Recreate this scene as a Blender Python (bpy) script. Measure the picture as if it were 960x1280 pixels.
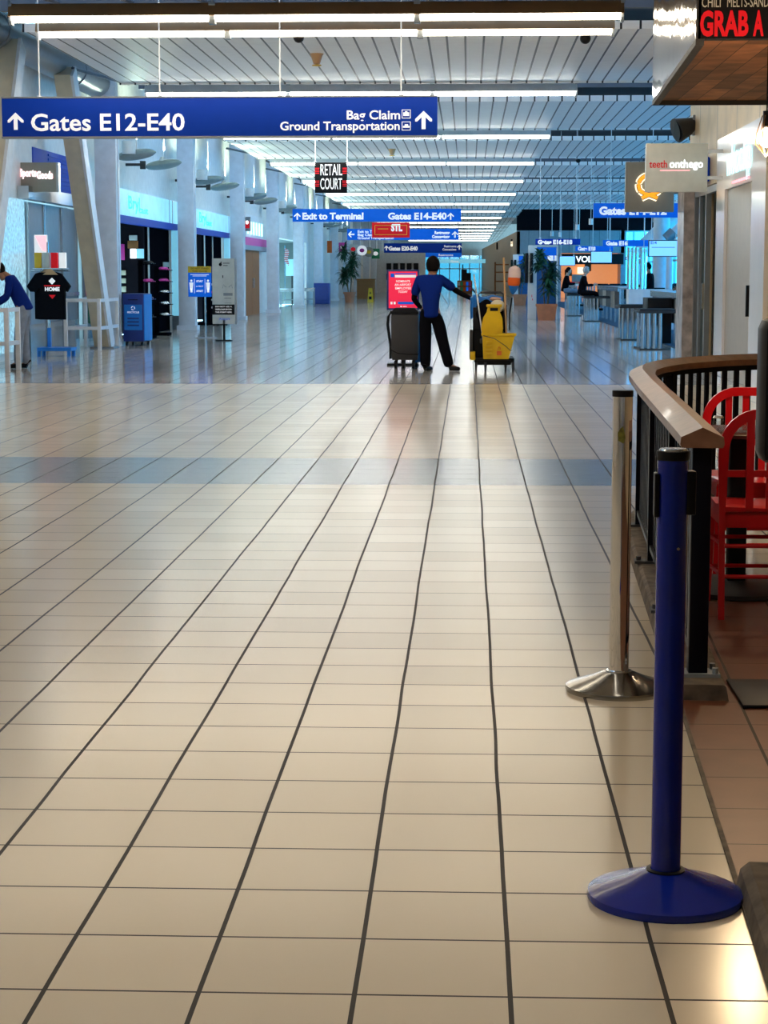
import bpy, bmesh, math, random
from mathutils import Vector, Matrix, Euler
random.seed(7)
PI = math.pi
S = bpy.context.scene
C = S.collection
for o in list(bpy.data.objects): bpy.data.objects.remove(o)

# ------------------------------------------------ camera
F, CXV, HZ, H = 2400.0, 585.0, 342.0, 1.45
PITCH = math.atan((640 - HZ) / F)
YAW = math.atan((CXV - 480) * math.cos(PITCH) / F)
cam = bpy.data.cameras.new('camera'); co = bpy.data.objects.new('camera', cam); C.objects.link(co)
cam.sensor_fit = 'VERTICAL'; cam.sensor_height = 24.0; cam.lens = 24.0 * F / 1280
cam.clip_end = 1000
co.location = (0, 0, H); co.rotation_euler = (PI / 2 - PITCH, 0, YAW)
S.camera = co
# ------------------------------------------------ world, exposure
wd = bpy.data.worlds.new('sky'); S.world = wd; wd.use_nodes = True
nt = wd.node_tree; nt.nodes.clear()
wo = nt.nodes.new('ShaderNodeOutputWorld'); bg = nt.nodes.new('ShaderNodeBackground')
tc = nt.nodes.new('ShaderNodeTexCoord'); sp = nt.nodes.new('ShaderNodeSeparateXYZ')
rp = nt.nodes.new('ShaderNodeValToRGB')
nt.links.new(tc.outputs['Generated'], sp.inputs[0]); nt.links.new(sp.outputs['Z'], rp.inputs[0])
nt.links.new(rp.outputs[0], bg.inputs[0]); nt.links.new(bg.outputs[0], wo.inputs[0])
e = rp.color_ramp.elements
e[0].position = 0.0; e[0].color = (.40, .80, 1, 1); e[1].position = .6; e[1].color = (.34, .60, 1, 1)
m_ = rp.color_ramp.elements.new(.08); m_.color = (.36, .74, 1, 1)
bg.inputs[1].default_value = 2.6
vs = S.view_settings
S.display_settings.display_device = 'sRGB'
vs.view_transform = 'Standard'; vs.look = 'None'; vs.gamma = 1; vs.use_curve_mapping = False
vs.exposure = 0.88
STRIP_W, STRIP_C = 9.5, 13.0      # strip light strengths, warm near / cool far

# ------------------------------------------------ helpers
def W(px, py, Y):
    """point at world depth Y seen at photo pixel"""
    cp, sp_, cy, sy = math.cos(PITCH), math.sin(PITCH), math.cos(YAW), math.sin(YAW)
    Fv = Vector((-sy * cp, cy * cp, -sp_)); R = Vector((cy, sy, 0)); U = Vector((-sy * sp_, cy * sp_, cp))
    d = Fv + R * ((px - 480) / F) + U * ((640 - py) / F)
    t = Y / d.y
    return Vector((d.x * t, Y, H + d.z * t))
def X_(px, Y): return W(px, 342, Y).x
def Z_(py, Y, px=500): return W(px, py, Y).z
def rect(x0, y0, x1, y1, Y):
    xm = (x0 + x1) / 2
    return X_(x0, Y), X_(x1, Y), Z_(y1, Y, xm), Z_(y0, Y, xm)

def mat(name, col, rough=.5, metal=0, emit=0, ecol=None, var=.06, scale=6, bump=0, spec=.5, coat=0, alpha=None):
    m = bpy.data.materials.new(name); m.use_nodes = True
    n = m.node_tree; b = n.nodes['Principled BSDF']
    tc = n.nodes.new('ShaderNodeTexCoord'); no = n.nodes.new('ShaderNodeTexNoise')
    no.inputs['Scale'].default_value = scale; no.inputs['Detail'].default_value = 3
    n.links.new(tc.outputs['Object'], no.inputs['Vector'])
    r = n.nodes.new('ShaderNodeValToRGB')
    r.color_ramp.elements[0].position = .3; r.color_ramp.elements[1].position = .7
    r.color_ramp.elements[0].color = tuple(max(0, c * (1 - var)) for c in col) + (1,)
    r.color_ramp.elements[1].color = tuple(min(1, c * (1 + var)) for c in col) + (1,)
    n.links.new(no.outputs['Fac'], r.inputs[0]); n.links.new(r.outputs[0], b.inputs['Base Color'])
    b.inputs['Roughness'].default_value = rough; b.inputs['Metallic'].default_value = metal
    b.inputs['Specular IOR Level'].default_value = spec; b.inputs['Coat Weight'].default_value = coat
    if emit:
        b.inputs['Emission Color'].default_value = tuple(ecol or col) + (1,)
        b.inputs['Emission Strength'].default_value = emit
    if bump:
        bp = n.nodes.new('ShaderNodeBump'); bp.inputs['Strength'].default_value = bump; bp.inputs['Distance'].default_value = .01
        n.links.new(no.outputs['Fac'], bp.inputs['Height']); n.links.new(bp.outputs[0], b.inputs['Normal'])
    return m
def stripes(m, axis, period, gap, dark, off=0.0, rot=False):
    """dark seams every period along axis, object space"""
    n = m.node_tree; b = n.nodes['Principled BSDF']
    tc = n.nodes.new('ShaderNodeTexCoord'); s = n.nodes.new('ShaderNodeSeparateXYZ')
    n.links.new(tc.outputs['Object'], s.inputs[0])
    def M2(op, a, v=None):
        q = n.nodes.new('ShaderNodeMath'); q.operation = op
        if isinstance(a, (int, float)): q.inputs[0].default_value = a
        else: n.links.new(a, q.inputs[0])
        if v is not None:
            if isinstance(v, (int, float)): q.inputs[1].default_value = v
            else: n.links.new(v, q.inputs[1])
        return q.outputs[0]
    f = M2('FRACT', M2('DIVIDE', M2('ADD', s.outputs[axis], off), period))
    k = M2('LESS_THAN', f, gap / period)
    mx = n.nodes.new('ShaderNodeMix'); mx.data_type = 'RGBA'
    src = b.inputs['Base Color'].links[0].from_socket
    n.links.new(k, mx.inputs['Factor']); n.links.new(src, mx.inputs['A']); mx.inputs['B'].default_value = tuple(dark) + (1,)
    n.links.new(mx.outputs['Result'], b.inputs['Base Color'])
    return m
def glass_mat(name, tint, gloss=.12):
    m = bpy.data.materials.new(name); m.use_nodes = True; n = m.node_tree; n.nodes.clear()
    o = n.nodes.new('ShaderNodeOutputMaterial'); t = n.nodes.new('ShaderNodeBsdfTransparent'); g = n.nodes.new('ShaderNodeBsdfGlossy')
    x = n.nodes.new('ShaderNodeMixShader'); x.inputs[0].default_value = gloss
    t.inputs[0].default_value = tuple(tint) + (1,); g.inputs['Roughness'].default_value = .03
    n.links.new(t.outputs[0], x.inputs[1]); n.links.new(g.outputs[0], x.inputs[2]); n.links.new(x.outputs[0], o.inputs[0])
    return m

class MB:
    def __init__(s): s.b = bmesh.new()
    def box(s, x0, x1, y0, y1, z0, z1, rz=0, bev=0, rot=None):
        c = Vector(((x0 + x1) / 2, (y0 + y1) / 2, (z0 + z1) / 2))
        r = bmesh.ops.create_cube(s.b, size=1)
        vs_ = r['verts']
        bmesh.ops.scale(s.b, vec=(abs(x1 - x0), abs(y1 - y0), abs(z1 - z0)), verts=vs_)
        if bev:
            ed = list({e for v in vs_ for e in v.link_edges})
            q = bmesh.ops.bevel(s.b, geom=ed, offset=bev, segments=2, affect='EDGES', profile=.5)
            vs_ = list({v for f in q['faces'] for v in f.verts} | {v for v in vs_ if v.is_valid})
            st = list(vs_); seen = set(st)
            while st:
                v = st.pop()
                for e_ in v.link_edges:
                    w = e_.other_vert(v)
                    if w not in seen: seen.add(w); st.append(w)
            vs_ = list(seen)
        if rot is not None: bmesh.ops.rotate(s.b, cent=(0, 0, 0), matrix=rot, verts=vs_)
        elif rz: bmesh.ops.rotate(s.b, cent=(0, 0, 0), matrix=Matrix.Rotation(rz, 3, 'Z'), verts=vs_)
        bmesh.ops.translate(s.b, vec=c, verts=vs_)
        return s
    def cyl(s, p0, p1, r0, r1=None, n=12, caps=True):
        p0, p1 = Vector(p0), Vector(p1); r1 = r0 if r1 is None else r1
        L = (p1 - p0).length
        r = bmesh.ops.create_cone(s.b, cap_ends=caps, segments=n, radius1=max(r0, 1e-4), radius2=max(r1, 1e-4), depth=L)
        q = (p1 - p0).to_track_quat('Z', 'Y').to_matrix()
        bmesh.ops.rotate(s.b, cent=(0, 0, 0), matrix=q, verts=r['verts'])
        bmesh.ops.translate(s.b, vec=(p0 + p1) / 2, verts=r['verts'])
        return s
    def tube(s, pts, r, n=8, closed=False):
        pts = [Vector(p) for p in pts]; rings = []
        N = len(pts); up = Vector((0, 0, 1))
        for i, p in enumerate(pts):
            a = pts[(i - 1) % N] if (i or closed) else p; b_ = pts[(i + 1) % N] if (i < N - 1 or closed) else p
            t = (b_ - a).normalized()
            u = up if abs(t.dot(up)) < .95 else Vector((1, 0, 0))
            x = t.cross(u).normalized(); y = x.cross(t).normalized()
            rr = r[i] if isinstance(r, (list, tuple)) else r
            rings.append([s.b.verts.new(p + (x * math.cos(2 * PI * k / n) + y * math.sin(2 * PI * k / n)) * rr) for k in range(n)])
        for i in range(N if closed else N - 1):
            A, B = rings[i], rings[(i + 1) % N]
            for k in range(n): s.b.faces.new((A[k], A[(k + 1) % n], B[(k + 1) % n], B[k]))
        if not closed: s.b.faces.new(rings[0][::-1]); s.b.faces.new(rings[-1])
        return s
    def lathe(s, prof, cx=0, cy=0, cz=0, n=32):
        rings = []
        for r, z in prof:
            if r < 1e-5: rings.append([s.b.verts.new((cx, cy, cz + z))])
            else: rings.append([s.b.verts.new((cx + r * math.cos(2 * PI * k / n), cy + r * math.sin(2 * PI * k / n), cz + z)) for k in range(n)])
        for A, B in zip(rings, rings[1:]):
            for k in range(n):
                k2 = (k + 1) % n
                if len(A) == 1 and len(B) == 1: continue
                if len(A) == 1: s.b.faces.new((A[0], B[k2], B[k]))
                elif len(B) == 1: s.b.faces.new((A[k], A[k2], B[0]))
                else: s.b.faces.new((A[k], A[k2], B[k2], B[k]))
        return s
    def prism(s, poly, d, frame=None):
        """poly of (u,v), extruded by d; frame (origin,u,v,w)"""
        o, u, v, w = frame or (Vector((0, 0, 0)), Vector((1, 0, 0)), Vector((0, 0, 1)), Vector((0, 1, 0)))
        A = [s.b.verts.new(Vector(o) + Vector(u) * a + Vector(v) * b_) for a, b_ in poly]
        B = [s.b.verts.new(x.co + Vector(w) * d) for x in A]
        s.b.faces.new(A); s.b.faces.new(B[::-1]); n = len(A)
        for i in range(n): s.b.faces.new((A[i], B[i], B[(i + 1) % n], A[(i + 1) % n]))
        return s
    def sph(s, c, r, sc=(1, 1, 1), u=16, v=10):
        q = bmesh.ops.create_uvsphere(s.b, u_segments=u, v_segments=v, radius=r)
        bmesh.ops.scale(s.b, vec=sc, verts=q['verts']); bmesh.ops.translate(s.b, vec=c, verts=q['verts'])
        return s
    def quad(s, *p):
        s.b.faces.new([s.b.verts.new(x) for x in p]); return s
    def loft(s, sections):
        """sections: equal-length closed loops of points"""
        R = [[s.b.verts.new(p) for p in L] for L in sections]; n = len(R[0])
        for A, B in zip(R, R[1:]):
            for k in range(n): s.b.faces.new((A[k], A[(k + 1) % n], B[(k + 1) % n], B[k]))
        s.b.faces.new(R[0][::-1]); s.b.faces.new(R[-1]); return s
    def mesh(s, name, smooth=True):
        bmesh.ops.recalc_face_normals(s.b, faces=s.b.faces)
        me = bpy.data.meshes.new(name); s.b.to_mesh(me); s.b.free()
        if smooth:
            for p in me.polygons: p.use_smooth = True
            try: me.set_sharp_from_angle(angle=math.radians(35))
            except Exception: pass
        return me
def obj(name, mb, m, parent=None, loc=(0, 0, 0), rz=0):
    me = mb.mesh(name) if isinstance(mb, MB) else mb
    me.materials.clear(); me.materials.append(m)
    o = bpy.data.objects.new(name, me); C.objects.link(o)
    o.location = loc; o.rotation_euler = (0, 0, rz)
    if parent: o.parent = parent
    return o
def tag(o, label, cat, group=None):
    o['label'] = label; o['category'] = cat
    if group: o['group'] = group
    return o
def thing(name, label, cat, loc=(0, 0, 0), rz=0, group=None):
    o = bpy.data.objects.new(name, None); C.objects.link(o); o.empty_display_size = .1
    o.location = loc; o.rotation_euler = (0, 0, rz)
    return tag(o, label, cat, group)
def struct(name, mb, m, loc=(0, 0, 0)):
    o = obj(name, mb, m, None, loc); o['kind'] = 'structure'; return o
def dup(root, loc, rz, label, group=None):
    def rec(o, parent):
        c = o.copy(); C.objects.link(c); c.parent = parent
        for ch in kids.get(o, ()): rec(ch, c)
        return c
    kids = {}
    for o in bpy.data.objects:
        if o.parent: kids.setdefault(o.parent, []).append(o)
    r = rec(root, None); r.location = loc; r.rotation_euler = (0, 0, rz); r['label'] = label
    if group: r['group'] = group
    return r
def text(s, size, m, parent, loc, rot=(PI / 2, 0, 0), name='lettering', align='LEFT', ext=.002, xs=1.0, bold=0.0, width=None):
    cu = bpy.data.curves.new(name, 'FONT'); cu.body = s; cu.size = size; cu.align_x = align; cu.extrude = ext; cu.offset = bold; cu.resolution_u = 3
    t = bpy.data.objects.new(name, cu); C.objects.link(t)
    bpy.context.view_layer.update()
    me = bpy.data.meshes.new_from_object(t.evaluated_get(bpy.context.evaluated_depsgraph_get()))
    bpy.data.objects.remove(t)
    if width and len(me.vertices):
        xx = [v.co.x for v in me.vertices]; xs = width / max(max(xx) - min(xx), 1e-6)
    for v in me.vertices: v.co.x *= xs
    me.materials.clear(); me.materials.append(m)
    o = bpy.data.objects.new(name, me); C.objects.link(o); o.location = loc; o.rotation_euler = rot; o.parent = parent
    return o
def arrow(s=1.0):
    """up arrow outline in (u,v), height 1"""
    return [(a * s, b * s) for a, b in [(-.11, 0), (.11, 0), (.11, .66), (.36, .42), (.47, .42), (.47, .55), (0, 1.0), (-.47, .55), (-.47, .42), (-.36, .42), (-.11, .66)]]
FR = lambda x, z, y=0: (Vector((x, y, z)), Vector((1, 0, 0)), Vector((0, 0, 1)), Vector((0, 1, 0)))

# ------------------------------------------------ materials
M = {}
M['white'] = mat('white_paint', (.80, .81, .83), .45)
M['wall'] = mat('pale_wall', (.82, .80, .78), .6)
M['column'] = mat('column_panel', (.70, .75, .82), .3)
M['strut'] = mat('strut_paint', (.72, .63, .46), .5)
M['beige'] = stripes(mat('beige_panel', (.70, .52, .30), .5, var=.12, scale=2), 1, 2.1, .03, (.12, .1, .08), .5)
M['facade'] = mat('glossy_facade', (.80, .78, .78), .16, var=.04, scale=1.5)
M['taupe'] = mat('taupe_door', (.44, .38, .30), .35, var=.05)
M['matteblack'] = mat('matte_black', (.004, .004, .006), 1.0, spec=0)
M['black'] = mat('black_plastic', (.006, .006, .008), .45, spec=.2)
M['blackmetal'] = mat('black_metal', (.003, .003, .007), .4, .0, spec=.12)
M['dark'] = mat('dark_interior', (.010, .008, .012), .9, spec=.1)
M['darkgrey'] = mat('dark_grey_plastic', (.035, .035, .04), .55, bump=.1)
M['grey'] = mat('grey_metal', (.28, .31, .34), .35, .4)
M['steel'] = mat('brushed_steel', (.62, .64, .66), .22, 1)
M['chrome'] = mat('chrome', (.86, .88, .92), .05, 1, var=.02)
M['basesteel'] = mat('worn_steel', (.32, .31, .30), .18, 1, var=.12, scale=12)
M['signblue'] = mat('sign_blue', (.003, .035, .33), .5, emit=.06, ecol=(.005, .07, .6), var=.03, spec=.15)
M['signblue2'] = mat('lit_sign_blue', (.004, .09, .50), .5, emit=.25, ecol=(.003, .13, .75), var=.03, spec=.15)
M['signwhite'] = mat('sign_letter', (.85, .87, .9), .5, emit=.25, ecol=(1, 1, 1))
M['stblue'] = mat('stanchion_blue', (.002, .018, .30), .22, coat=.15, spec=.35, var=.12, scale=9)
M['red'] = mat('red_paint', (.62, .004, .010), .28, coat=.3)
M['redtext'] = mat('red_letter', (.65, .01, .02), .5, emit=.12, ecol=(1, .01, .02), spec=.2)
M['yellow'] = mat('yellow_plastic', (.80, .50, .006), .35)
M['yellowsign'] = mat('yellow_sign', (.8, .5, .02), .4)
M['blue'] = mat('blue_plastic', (.01, .18, .62), .35)
M['deepblue'] = mat('deep_blue_plastic', (.012, .035, .22), .4)
M['navy'] = mat('navy_shirt', (.004, .022, .20), .9, bump=.2, scale=40, spec=.1)
M['blackcloth'] = mat('black_cloth', (.004, .004, .007), .95, spec=.1)
M['jean'] = mat('grey_blue_jeans', (.24, .29, .38), .85, var=.15, scale=12)
M['skin'] = mat('skin', (.35, .17, .10), .6)
M['skin2'] = mat('pale_skin', (.62, .38, .28), .6)
M['hair'] = mat('dark_hair', (.006, .004, .004), .8, bump=.4, scale=60, spec=.1)
M['greyhair'] = mat('grey_hair', (.45, .42, .42), .6)
M['terra'] = mat('terracotta', (.58, .20, .09), .6, var=.1)
M['leaf'] = mat('leaf', (.012, .07, .03), .45, var=.4, scale=3)
M['stem'] = mat('plant_stem', (.20, .15, .09), .8)
M['soil'] = mat('soil', (.03, .02, .015), .9)
M['handwood'] = mat('wood_handrail', (.21, .10, .058), .38, var=.22, scale=14, coat=.08)
M['concrete'] = mat('dirty_concrete', (.13, .095, .065), .8, var=.45, scale=14, bump=.3)
M['browntile'] = None
M['cream'] = mat('cream_plastic', (.72, .64, .46), .5)
M['orange'] = mat('orange_cloth', (.85, .13, .01), .7)
M['woodhandle'] = mat('wood_pole', (.55, .33, .16), .5)
M['wooddoor'] = mat('brown_door', (.30, .12, .04), .7, spec=.2)
M['tube'] = mat('tube_warm', (1, .93, .8), .5, emit=STRIP_W, ecol=(1, .88, .68))
M['tubef'] = mat('tube_dim', (1, 1, .95), .5, emit=5.0, ecol=(1, .97, .86))
M['tubec'] = mat('tube_cool', (1, 1, .95), .5, emit=STRIP_C, ecol=(1, .97, .86))
M['bronze'] = mat('bronze_housing', (.30, .17, .08), .4, .5)
M['cyanlit'] = mat('cyan_lit_panel', (.40, .68, .78), .4, emit=.28, ecol=(.25, .75, 1), var=.15, scale=2)
M['cyantext'] = mat('cyan_letter', (.0, .45, .75), .4, emit=1.2, ecol=(.0, .65, 1))
M['whitelit'] = mat('white_glow', (1, 1, 1), .4, emit=.9, ecol=(.9, .97, 1))
M['pinklit'] = mat('pink_glow', (1, .5, .5), .4, emit=.8, ecol=(1, .3, .35))
M['neoncyan'] = mat('neon_cyan', (.6, 1, 1), .4, emit=1.0, ecol=(.45, 1, 1))
M['screen'] = mat('screen_blue', (.10, .32, .70), .3, emit=.8, ecol=(.16, .45, .95), var=.05)
M['poster'] = mat('poster_red', (.72, .012, .06), .4, emit=.35, ecol=(.9, .02, .08))
M['signgrey'] = mat('grey_sign_board', (.34, .34, .30), .4)
M['signpale'] = mat('pale_sign_board', (.66, .66, .62), .4)
M['pink'] = mat('pink_panel', (.75, .05, .35), .5)
M['green'] = mat('green_panel', (.03, .35, .14), .5)
M['bottle'] = mat('clear_plastic', (.7, .75, .8), .15)
M['winged'] = mat('wing_grey', (.27, .34, .36), .4)
M['kblue'] = mat('kiosk_blue', (.01, .10, .30), .4)
M['glass'] = glass_mat('clear_glass', (.88, .95, .97))
M['winglass'] = glass_mat('window_glass', (.28, .80, 1.0), .06)
M['endglass'] = glass_mat('end_window_glass', (.20, .40, .46), .06)

# ================================================= structure
def floor_mat(name, base, px, py, wx, wy, ox, oy, grout, r_near, r_far, band=None, far=None, var=.05, mottled=0.0, tilt=0.0):
    m = bpy.data.materials.new(name); m.use_nodes = True; n = m.node_tree; b = n.nodes['Principled BSDF']; L = n.links
    tc = n.nodes.new('ShaderNodeTexCoord'); s = n.nodes.new('ShaderNodeSeparateXYZ'); L.new(tc.outputs['Object'], s.inputs[0])
    def Q(op, *a):
        q = n.nodes.new('ShaderNodeMath'); q.operation = op
        for i, v in enumerate(a):
            if isinstance(v, (int, float)): q.inputs[i].default_value = v
            else: L.new(v, q.inputs[i])
        return q.outputs[0]
    def mixc(f, a, c):
        x = n.nodes.new('ShaderNodeMix'); x.data_type = 'RGBA'
        for k, v in (('Factor', f), ('A', a), ('B', c)):
            if isinstance(v, (int, float)): x.inputs[k].default_value = v
            elif isinstance(v, tuple): x.inputs[k].default_value = v + (1,)
            else: L.new(v, x.inputs[k])
        return x.outputs['Result']
    X, Y = s.outputs['X'], s.outputs['Y']
    wob = n.nodes.new('ShaderNodeTexNoise'); wob.inputs['Scale'].default_value = .7; L.new(tc.outputs['Object'], wob.inputs['Vector'])
    Xw = Q('ADD', Q('ADD', X, Q('MULTIPLY', Y, tilt)), Q('MULTIPLY', Q('SUBTRACT', wob.outputs['Fac'], .5), .016))
    u = Q('DIVIDE', Q('SUBTRACT', Xw, ox), px); v = Q('DIVIDE', Q('SUBTRACT', Y, oy), py)
    du = Q('MULTIPLY', Q('ABSOLUTE', Q('SUBTRACT', Q('FRACT', Q('ADD', u, .5)), .5)), px)
    dv = Q('MULTIPLY', Q('ABSOLUTE', Q('SUBTRACT', Q('FRACT', Q('ADD', v, .5)), .5)), py)
    gx = Q('LESS_THAN', du, wx / 2); gy = Q('LESS_THAN', dv, wy / 2)
    cell = n.nodes.new('ShaderNodeCombineXYZ'); L.new(Q('FLOOR', u), cell.inputs[0]); L.new(Q('FLOOR', v), cell.inputs[1])
    wn = n.nodes.new('ShaderNodeTexWhiteNoise'); wn.noise_dimensions = '2D'; L.new(cell.outputs[0], wn.inputs['Vector'])
    no = n.nodes.new('ShaderNodeTexNoise'); no.inputs['Scale'].default_value = 7; no.inputs['Detail'].default_value = 5; L.new(tc.outputs['Object'], no.inputs['Vector'])
    col = mixc(Q('MULTIPLY', wn.outputs['Value'], 1.0), tuple(c * (1 - var) for c in base), tuple(min(1, c * (1 + var)) for c in base))
    if mottled: col = mixc(Q('MULTIPLY', no.outputs['Fac'], mottled), col, tuple(c * .35 for c in base))
    rough = r_near
    if far:
        isfar = Q('GREATER_THAN', Y, far[0]); 
        fc = mixc(wn.outputs['Value'], tuple(c * .80 for c in far[1]), tuple(c * 1.15 for c in far[1]))
        col = mixc(isfar, col, fc)
        rough = Q('ADD', Q('MULTIPLY', isfar, r_far - r_near), r_near)
        strip = Q('MULTIPLY', Q('GREATER_THAN', Y, far[0] - .02), Q('LESS_THAN', Y, far[0] + .10))
        col = mixc(strip, col, (.06, .05, .04))
    if band:
        ib = Q('MULTIPLY', Q('GREATER_THAN', Y, band[0]), Q('LESS_THAN', Y, band[1]))
        col = mixc(ib, col, band[2])
    col = mixc(gy, col, grout); col = mixc(gx, col, grout)
    L.new(col, b.inputs['Base Color'])
    b.inputs['Specular IOR Level'].default_value = .30
    gr = Q('MAXIMUM', gx, gy)
    rr = Q('ADD', rough, Q('MULTIPLY', no.outputs['Fac'], .02))
    L.new(Q('MAXIMUM', rr, Q('MULTIPLY', gr, .6)), b.inputs['Roughness'])
    bp = n.nodes.new('ShaderNodeBump'); bp.inputs['Strength'].default_value = .35; bp.inputs['Distance'].default_value = .003
    L.new(Q('SUBTRACT', Q('MULTIPLY', wn.outputs['Value'], .0), gr), bp.inputs['Height']); L.new(bp.outputs[0], b.inputs['Normal'])
    return m
GROUT = (.018, .011, .008)
M['floor'] = floor_mat('cream_floor_tile', (.64, .54, .405), .316, .329, .0105, .0078, .093, 3.735, GROUT, .175, .09,
                       band=(13.2, 15.1, (.20, .22, .25)), far=(25.4, (.54, .49, .44)))
M['browntile'] = floor_mat('brown_floor_tile', (.20, .066, .030), .316, .329, .010, .005, .04, 3.80, (.03, .02, .015), .35, .35, var=.16, mottled=.7, tilt=-.04)
M['carpet'] = mat('gate_carpet', (.02, .05, .10), .9, bump=.3)
YE = 206.0
mb = MB(); mb.box(-8.2, 13, -6, YE, -.2, 0); struct('floor', mb, M['floor'])
# cafe brown tile, thin setting bed proud of the terrazzo
def edge(Y): return .65 + (Y - 4.32) * .0385
mb = MB(); mb.prism([(edge(-1), -1), (5.0, -1), (5.0, 8.45), (edge(8.45), 8.45)], .006, (Vector((0, 0, .001)), Vector((1, 0, 0)), Vector((0, 1, 0)), Vector((0, 0, 1))))
struct('floor', mb, M['browntile'])
mb = MB(); mb.prism([(edge(-1) - .012, -1), (edge(-1), -1), (edge(6.3), 6.3), (edge(6.3) - .012, 6.3)], .007, (Vector((0, 0, .001)), Vector((1, 0, 0)), Vector((0, 1, 0)), Vector((0, 0, 1))))
struct('trim_1', mb, M['concrete'])
mb = MB(); mb.box(4.05, 11, 36, 100, .001, .012); struct('floor', mb, M['carpet'])

# left wall X=-7.7 with shop openings
LW = -7.7
shops = [(33.0, 38.5, 2.75), (42.6, 50.0, 2.72), (54.2, 60.8, 2.72), (66.4, 70.4, 2.6)]
mb = MB(); y = -6.0
for a, b_, zt in shops:
    mb.box(LW - .3, LW, y, a, 0, 5.1); mb.box(LW - .3, LW, a, b_, zt, 5.1); y = b_
mb.box(LW - .3, LW, y, 76, 0, 5.1); mb.box(LW - .3, LW, 76, 92, 2.9, 5.1); mb.box(LW - .3, LW, 92, YE, 0, 5.1); mb.box(LW - .3, LW, 35.4, YE, 5.1, 6.05)
struct('wall_left', mb, M['wall'])
# clerestory above it: mullions + glass
mb = MB()
for k in range(0, 40): mb.box(LW - .22, LW - .08, 4 + k * 5 - .04, 4 + k * 5 + .04, 5.1, 6.5)
mb.box(LW - .25, LW - .05, -6, YE, 5.1, 5.18); mb.box(LW - .25, LW - .05, -6, YE, 6.42, 6.5); mb.box(LW - .22, LW - .08, -6, YE, 5.75, 5.81)
for k in range(0, 40): mb.cyl((LW - .15, 4 + k * 5, 5.15), (LW - .15, 6.5 + k * 5, 6.45), .04, n=6); mb.cyl((LW - .15, 6.5 + k * 5, 6.45), (LW - .15, 9 + k * 5, 5.15), .04, n=6)
struct('window_1', mb, M['white'])
mb = MB(); mb.box(LW - .16, LW - .14, -6, YE, 5.18, 6.42); struct('window_2', mb, M['glass'])
# right side: cafe back wall, shop wall, end return
RW = 3.65
mb = MB(); mb.box(5.0, 5.3, -6, 14, 0, 6.5); mb.box(RW, 5.3, 14, 14.3, 0, 6.5); struct('wall_right', mb, M['beige'])
mb = MB()
mb.box(RW, RW + .3, 14.3, 28.6, 0, 6.5); mb.box(RW, RW + .3, 28.6, 31.5, 2.78, 6.5); mb.box(RW, RW + .3, 31.5, 32.4, 0, 6.5)
struct('wall_right', mb, M['beige'])
mb = MB(); mb.box(RW + .3, 11.3, 32.1, 32.4, 0, 6.5); struct('wall_right', mb, M['wall'])
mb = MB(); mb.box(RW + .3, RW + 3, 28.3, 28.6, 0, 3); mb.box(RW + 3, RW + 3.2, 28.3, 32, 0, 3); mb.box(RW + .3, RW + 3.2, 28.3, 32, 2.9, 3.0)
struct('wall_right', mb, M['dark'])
# rear wall
mb = MB(); mb.box(-8.2, 5.3, -6.3, -6, 0, 6.8); struct('wall_back', mb, M['wall'])
# roof deck
M['roofdark'] = mat('roof_deck', (.06, .065, .07), .8)
mb = MB(); mb.box(-8.2, 5.3, -6.3, 14, 6.5, 6.7)
yy = 14.0
bays = [26.6 + 10.95 * k for k in range(17)]
for k, a in enumerate(bays):
    mb.box(-8.2, 13, yy, a - 2.0, 6.5, 6.7); yy = a - .7
    if a > 90: break
mb.box(-8.2, 13, yy, YE, 6.5, 6.7)
struct('ceiling', mb, M['roofdark'])
M['panel'] = stripes(mat('ceiling_slat', (.88, .88, .88), .4, var=.03), 0, .262, .03, (.012, .014, .02), .07)
M['panelw'] = stripes(mat('ceiling_slat_near', (.80, .78, .74), .35, var=.03), 0, .262, .03, (.012, .014, .02), .07)
M['beam'] = mat('roof_beam', (.10, .11, .13), .6)
mb = MB(); mb.box(-6.1, 5.0, -6, 10.8, 4.75, 4.80); struct('ceiling', mb, M['panelw'])
mb = MB(); mb.box(-6.1, 5.0, 14.8, 23.4, 4.75, 4.80); struct('ceiling', mb, M['panelw'])
for k, a in enumerate(bays):
    x1 = 3.62 if k == 0 else (11.0 if a < 95 else 2.85)
    if a + 7.3 > YE: break
    mb = MB(); mb.box(-6.1, x1, a, a + 7.35, 4.75, 4.80); mb.box(-6.1, x1, a - .03, a, 4.72, 4.83); mb.box(-6.1, x1, a + 7.35, a + 7.38, 4.72, 4.83); struct('ceiling', mb, M['panel'])
    # beams and small truss inside the open slot
    mb = MB()
    for yb, zb in ((a - 3.4, 4.95), (a - (2.0 if k == 0 else 2.65), 4.95), (a - .35, 4.95)): mb.box(-6.3, x1, yb - .08, yb + .08, zb, zb + .22)
    for j in range(-7, int(x1), 1):
        mb.cyl((j, a - 3.2, 5.05), (j + .5, a - .35, 5.05), .03, n=5); mb.box(j - .02, j + .02, a - 3.2, a - .35, 5.3, 5.36)
    mb.box(-6.3, x1, a - 1.05, a - .95, 5.35, 5.5)
    struct('ceiling', mb, M['beam'])
# side duct along the left clerestory, round
mb = MB(); mb.cyl((-7.37, 10, 5.2), (-7.37, 38.4, 5.2), .29, n=20)
for k in range(5): mb.cyl((-7.37, 12 + k * 6, 5.2), (-7.37, 12.12 + k * 6, 5.2), .31, n=20)
obj_ = obj('air_duct', mb, M['grey']); tag(obj_, 'large round grey air duct running above the shop side under the roof', 'duct')
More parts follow.
